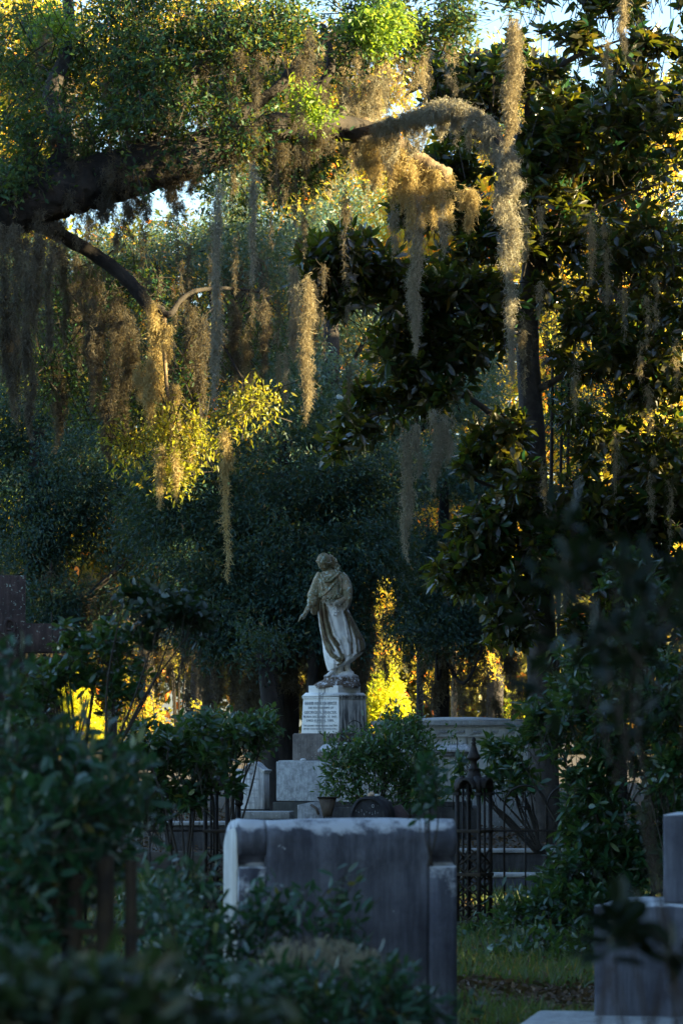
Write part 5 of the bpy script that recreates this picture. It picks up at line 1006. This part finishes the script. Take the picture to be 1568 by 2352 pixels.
shrub('shrub', 'bright green leafed shrub spilling right towards the pedestal from the left thicket', 'shrub', 39, (520, 1950), [(600, 1668, 39, 50, 26, .3), (560, 1700, 39, 60, 40, .4), (500, 1690, 39, 60, 50, .4), (450, 1720, 39, 60, 60, .4)], 300, 'shrub', .085, .036, 9, 1, .16, .2, 9)
shrub('holly_bush', 'dark glossy evergreen bush with stiff pointed leaves left of the small headstone', 'bush', 30, (430, 2080), [(420, 1690, 30.2, 100, 56, .5), (370, 1750, 30.2, 90, 66, .5), (470, 1770, 30, 60, 66, .4), (440, 1830, 30, 70, 40, .4), (330, 1670, 30, 50, 40, .3), (528, 1800, 29.9, 14, 36, .1), (345, 1850, 30.4, 60, 60, .4), (540, 1690, 30, 30, 20, .2)], 400, 'shrub2', .105, .040, 9, ros=True, thr=.36, stems=5, dn=.1, fs=4)
shrub('undergrowth_plant', 'dark low plant along the foot of the left fence, beside the big tombstone', 'plant', 29.5, (440, 2260), [(430, 2170, 29.5, 110, 50, .4), (350, 2100, 29.5, 60, 60, .4), (500, 2140, 29.6, 30, 40, .2)], 150, 'shrub2', .08, .03, 8, 1, .15, .2, 6)
shrub('sapling', 'young evergreen sapling with a domed leafy head, before the dark oaks on the left', 'sapling', 24, (240, 1760), [(420, 1400, 24, 60, 34, .25), (350, 1420, 24, 60, 40, .25), (300, 1380, 24, 40, 26, .2), (460, 1430, 24, 40, 40, .2), (370, 1370, 24, 50, 20, .2), (330, 1460, 24, 40, 30, .2)], 105, 'darkleaf', .082, .036, 8, ros=True, stems=4, sr=.009)
shrub('camellia', 'dark leafy camellia hiding the foot of the stone cross', 'camellia', 25, (180, 1900), [(150, 1530, 25, 90, 60, .4), (240, 1490, 25, 70, 70, .4), (90, 1590, 25, 90, 70, .4), (200, 1600, 25, 110, 60, .4), (115, 1400, 25, 16, 34, .1), (160, 1450, 25, 30, 30, .2), (70, 1680, 25, 110, 80, .5), (290, 1560, 25, 60, 60, .3)], 300, 'shrub2', .085, .034, 9, ros=True, thr=.3, stems=12, clear=[(175, 1640, 50, 45), (60, 1470, 60, 30)])
shrub('bush', 'blurred blue green leaves filling the left foreground', 'bush', 11.5, (120, 2500), [(60, 1750, 11.5, 110, 130, .4), (180, 1820, 11.5, 110, 120, .4), (60, 1950, 11.2, 120, 130, .4), (210, 1990, 11.5, 110, 120, .4), (60, 2150, 11.2, 120, 120, .4), (300, 1880, 12, 60, 110, .3), (170, 2180, 11.4, 120, 110, .3), (50, 2320, 11, 120, 80, .3), (20, 1560, 11.5, 50, 80, .2), (330, 2100, 12.5, 90, 90, .3)], 640, 'blur', .066, .024, 9, 1, .12, .40, 14, fs=6, upb=1.2, sr=.008, clear=[(245, 2150, 60, 150), (330, 1960, 30, 60), (150, 2230, 40, 60)])
shrub('bush', 'soft out of focus dark plant at the very bottom left corner', 'bush', 6.5, (140, 2600), [(60, 2330, 6.5, 170, 60, .3), (250, 2330, 6.5, 130, 50, .2), (480, 2360, 6.6, 120, 30, .2)], 120, 'darkleaf', .06, .026, 9, 1, .10, 0, 6, sr=.006)
shrub('undergrowth_plant', 'blurred bluish leafy plant before the left foot of the big tombstone', 'plant', 14.5, (560, 2500), [(560, 2130, 14.5, 90, 60, .3), (470, 2180, 14.5, 90, 70, .3), (640, 2110, 14.5, 80, 45, .25), (380, 2160, 15, 90, 90, .3), (560, 2260, 14.2, 110, 60, .3), (780, 2060, 14.6, 36, 22, .1), (420, 2050, 15.5, 80, 60, .3), (790, 2150, 14.4, 50, 40, .2)], 230, 'blur', .064, .022, 8, 1, .13, .36, 12, sr=.006)
shrub('undergrowth_plant', 'low blurred plant covering the bottom centre before the tombstone', 'plant', 12.5, (780, 2560), [(640, 2300, 12.5, 130, 50, .3), (800, 2330, 12.3, 150, 40, .3), (940, 2330, 12.5, 80, 30, .2), (860, 2270, 12.5, 70, 24, .2)], 230, 'blur', .056, .018, 8, 1, .12, .2, 9, sr=.005)
t = thing('dry_weed', 'pale grey feathery dry weed in front of the big tombstone', 'weed', (X(700, 13.2), 13.2, 0)); mb = MB()
for i in range(16): x = random.uniform(610, 850); tube(mb, PP((x+random.uniform(-60, 60), 2420, 13.2), (x, 2230, 13.2), (x+10, 2150, 13.2)), [.004, .003, .002], 5)
part(mb, 'stems', M['twig'], t); mb = MB()
for i in range(34): x = random.uniform(600, 870); y = 2150+.13*abs(x-700)+random.uniform(-10, 40); moss(mb, [P(x, y, 13.2+random.uniform(-.2, .2)), P(x+8, y+40, 13.2)], np.array([.05, .06]), 120, tl=(.02, .06), tw=.0016)
part(mb, 'seed_heads', M['moss'], t)
shrub('bush', 'large dark camellia bush burying the iron fence on the right', 'bush', 30.3, (1380, 2050), [(1300, 2090, 29.6, 150, 60, .5), (1420, 2120, 29.6, 110, 70, .5), (1330, 1720, 30.3, 130, 110, .7), (1460, 1700, 30.3, 130, 130, .7), (1240, 1660, 30.3, 60, 60, .4), (1200, 1740, 30.3, 40, 40, .3), (1400, 1860, 30.3, 160, 110, .7), (1520, 1860, 30.3, 90, 130, .6), (1290, 1830, 30.3, 80, 80, .5), (1300, 1960, 30.1, 110, 80, .5), (1440, 1990, 30.1, 130, 90, .5), (1220, 2010, 29.8, 60, 50, .3), (1330, 2080, 29.8, 130, 70, .5), (1380, 1560, 30.3, 150, 70, .6), (1500, 1560, 30.3, 100, 80, .6)], 1500, 'shrub2', .10, .038, 9, ros=True, thr=.32, stems=16, fs=2.5, clear=[(1215, 1850, 70, 110), (1190, 1960, 60, 60), (1190, 2040, 40, 30)])
shrub('shrub', 'leafy arching sprays in front of the table tomb, right of the gate finial', 'shrub', 33, (1240, 1960), [(1140, 1720, 33, 30, 36, .2), (1170, 1760, 33, 34, 40, .2), (1120, 1800, 33, 40, 30, .2), (1060, 1760, 33, 20, 20, .1), (1200, 1800, 33, 40, 50, .3), (1060, 1800, 33, 16, 26, .1)], 80, 'shrub2', .11, .042, 8, ros=True, stems=11)
shrub('bush', 'heavily blurred dark branch of leaves hanging in the right foreground', 'bush', 7, (1600, 2560), [(1330, 1290, 7, 60, 50, .12), (1400, 1330, 7, 60, 60, .12), (1280, 1490, 7, 120, 24, .15), (1430, 1460, 7, 110, 34, .15), (1520, 1400, 7, 70, 60, .15), (1360, 1580, 7, 120, 24, .15), (1480, 1650, 7, 90, 30, .2), (1570, 1540, 7, 50, 110, .2)], 19, 'blackleaf', .07, .026, 8, 1, .12, 0, 2, sr=.004)
shrub('bush', 'blurred mid green bush on the right between magnolia trunk and camellia', 'bush', 27, (1590, 2200), [(1390, 1500, 27, 100, 90, .5), (1500, 1430, 27, 90, 120, .5), (1480, 1620, 27, 120, 90, .5), (1330, 1620, 27, 80, 70, .4), (1540, 1750, 27, 60, 100, .4), (1450, 1330, 27, 80, 60, .4)], 420, 'shrub2', .10, .036, 9, ros=True, thr=.36, stems=3, sr=.007)
shrub('undergrowth_plant', 'very dark blurred star shaped leaves in the lower right corner', 'plant', 6.8, (1500, 2700), [(1440, 2120, 6.8, 60, 60, .12), (1400, 2190, 6.8, 60, 40, .12), (1560, 2230, 6.8, 30, 60, .15)], 7, 'blackleaf', .075, .030, 7, ros=True, stems=3, sr=.004)
shrub('undergrowth_plant', 'leafy weeds at the foot of the right gate post', 'plant', 30, (1180, 2230), [(1150, 2150, 30, 90, 40, .4), (1250, 2130, 30, 90, 50, .4), (1340, 2140, 29.4, 90, 70, .4), (1200, 2100, 29.5, 60, 40, .4), (1160, 2210, 27, 90, 26, .4), (1290, 2200, 27, 100, 34, .4), (1230, 2170, 28, 90, 40, .4), (1360, 2190, 27, 50, 60, .3), (1090, 2180, 29.5, 60, 30, .3)], 560, 'shrub2', .085, .03, 8, 1, .16, .2, 8)
shrub('sprig', 'single blurred teal leafy sprig just above the right end of the big tombstone', 'plant', 15.5, (985, 1990), [(985, 1790, 15.5, 26, 30, .06), (980, 1850, 15.5, 18, 26, .05)], 15, 'blur', .05, .022, 7, 1, .08, 0, 3, sr=.004)

# ================================================================== unseen trees added outside the frame to block sun and sky
side = [(9.5, 6, 11, 3.5), (10.5, 16, 12, 3.8), (10.5, 26, 13.5, 3.8), (11, 35, 14.5, 3.8), (11.5, 44, 13.8, 3.8), (12, 53, 11.6, 3.8), (12.5, 62, 11.5, 3.8), (13, 71, 11.5, 3.8), (13.5, 80, 11.5, 3.6)]
for i, (x, y, hh, r_) in enumerate(side):
    t = thing('oak_tree', 'dense unseen oak added to the right of the view as a sun blocker', 'tree', (x, y, 0), 0, 'unseen oaks added to block the sun'); t['label'] = 'dense unseen oak added outside the view to block the sun'
    mb = MB(); limb(mb, [(x, y, -.1), (x+.1, y, 2), (x-.1, y, 5), (x, y, hh-2)], [.4, .3, .22, .08], 10, 5, .05); part(mb, 'trunk', M['bark'], t)  # trunk of the added unseen oak
    n_ = 8000; q_ = rng.uniform(-1, 1, (n_*2, 3)); q_ = q_[(q_**6).sum(1) < 1.25]; c = np.array([x, y, hh/2+.2])+q_*np.array([2.2, 5.6, hh/2+.2]); mb = MB()
    pos = c[keep(c, .30)]; leaves(mb, pos, rng.standard_normal(pos.shape), .7, .42, 0, .1, 0); part(mb, 'crown', M['oak'], t)  # crown of the added unseen oak, blocks the sun

t = thing('oak_tree', 'unseen spreading oak added over the viewer to darken the foreground', 'tree', (4.2, -3, 0)); mb = MB(); limb(mb, [(4.2, -3, -.1), (4.1, -3, 3), (3.4, -1, 7), (1, 6, 9.6)], [.5, .42, .34, .2], 10, 5, .05); limb(mb, [(3.6, -2, 6), (-1, 4, 9.4), (-3, 14, 9.6), (-2, 24, 10)], [.3, .25, .18, .08], 8, 5, .05); part(mb, 'trunk', M['bark'], t)  # unseen tree, added overhead to keep sky light off the foreground
n_ = 15000; c = np.stack([rng.uniform(-10, 10, n_), rng.uniform(-9, 30, n_), 9.2+rng.standard_normal(n_)*.8], 1); c = c[noise3(c, .35) > .44+.02*np.clip(-c[:, 0], 0, 6)]; c = c[keep(c, .2)]; c = c[(proj(c)[1] < -250) | (c[:, 1] < 2) | (np.abs(proj(c)[0]-784) > 1300)]; mb = MB(); leaves(mb, c, rng.standard_normal(c.shape)*[1, 1, .4], .5, .3, 0, .1, 1.); part(mb, 'crown', M['oak'], t)  # leaves of the added unseen oak, darken the foreground
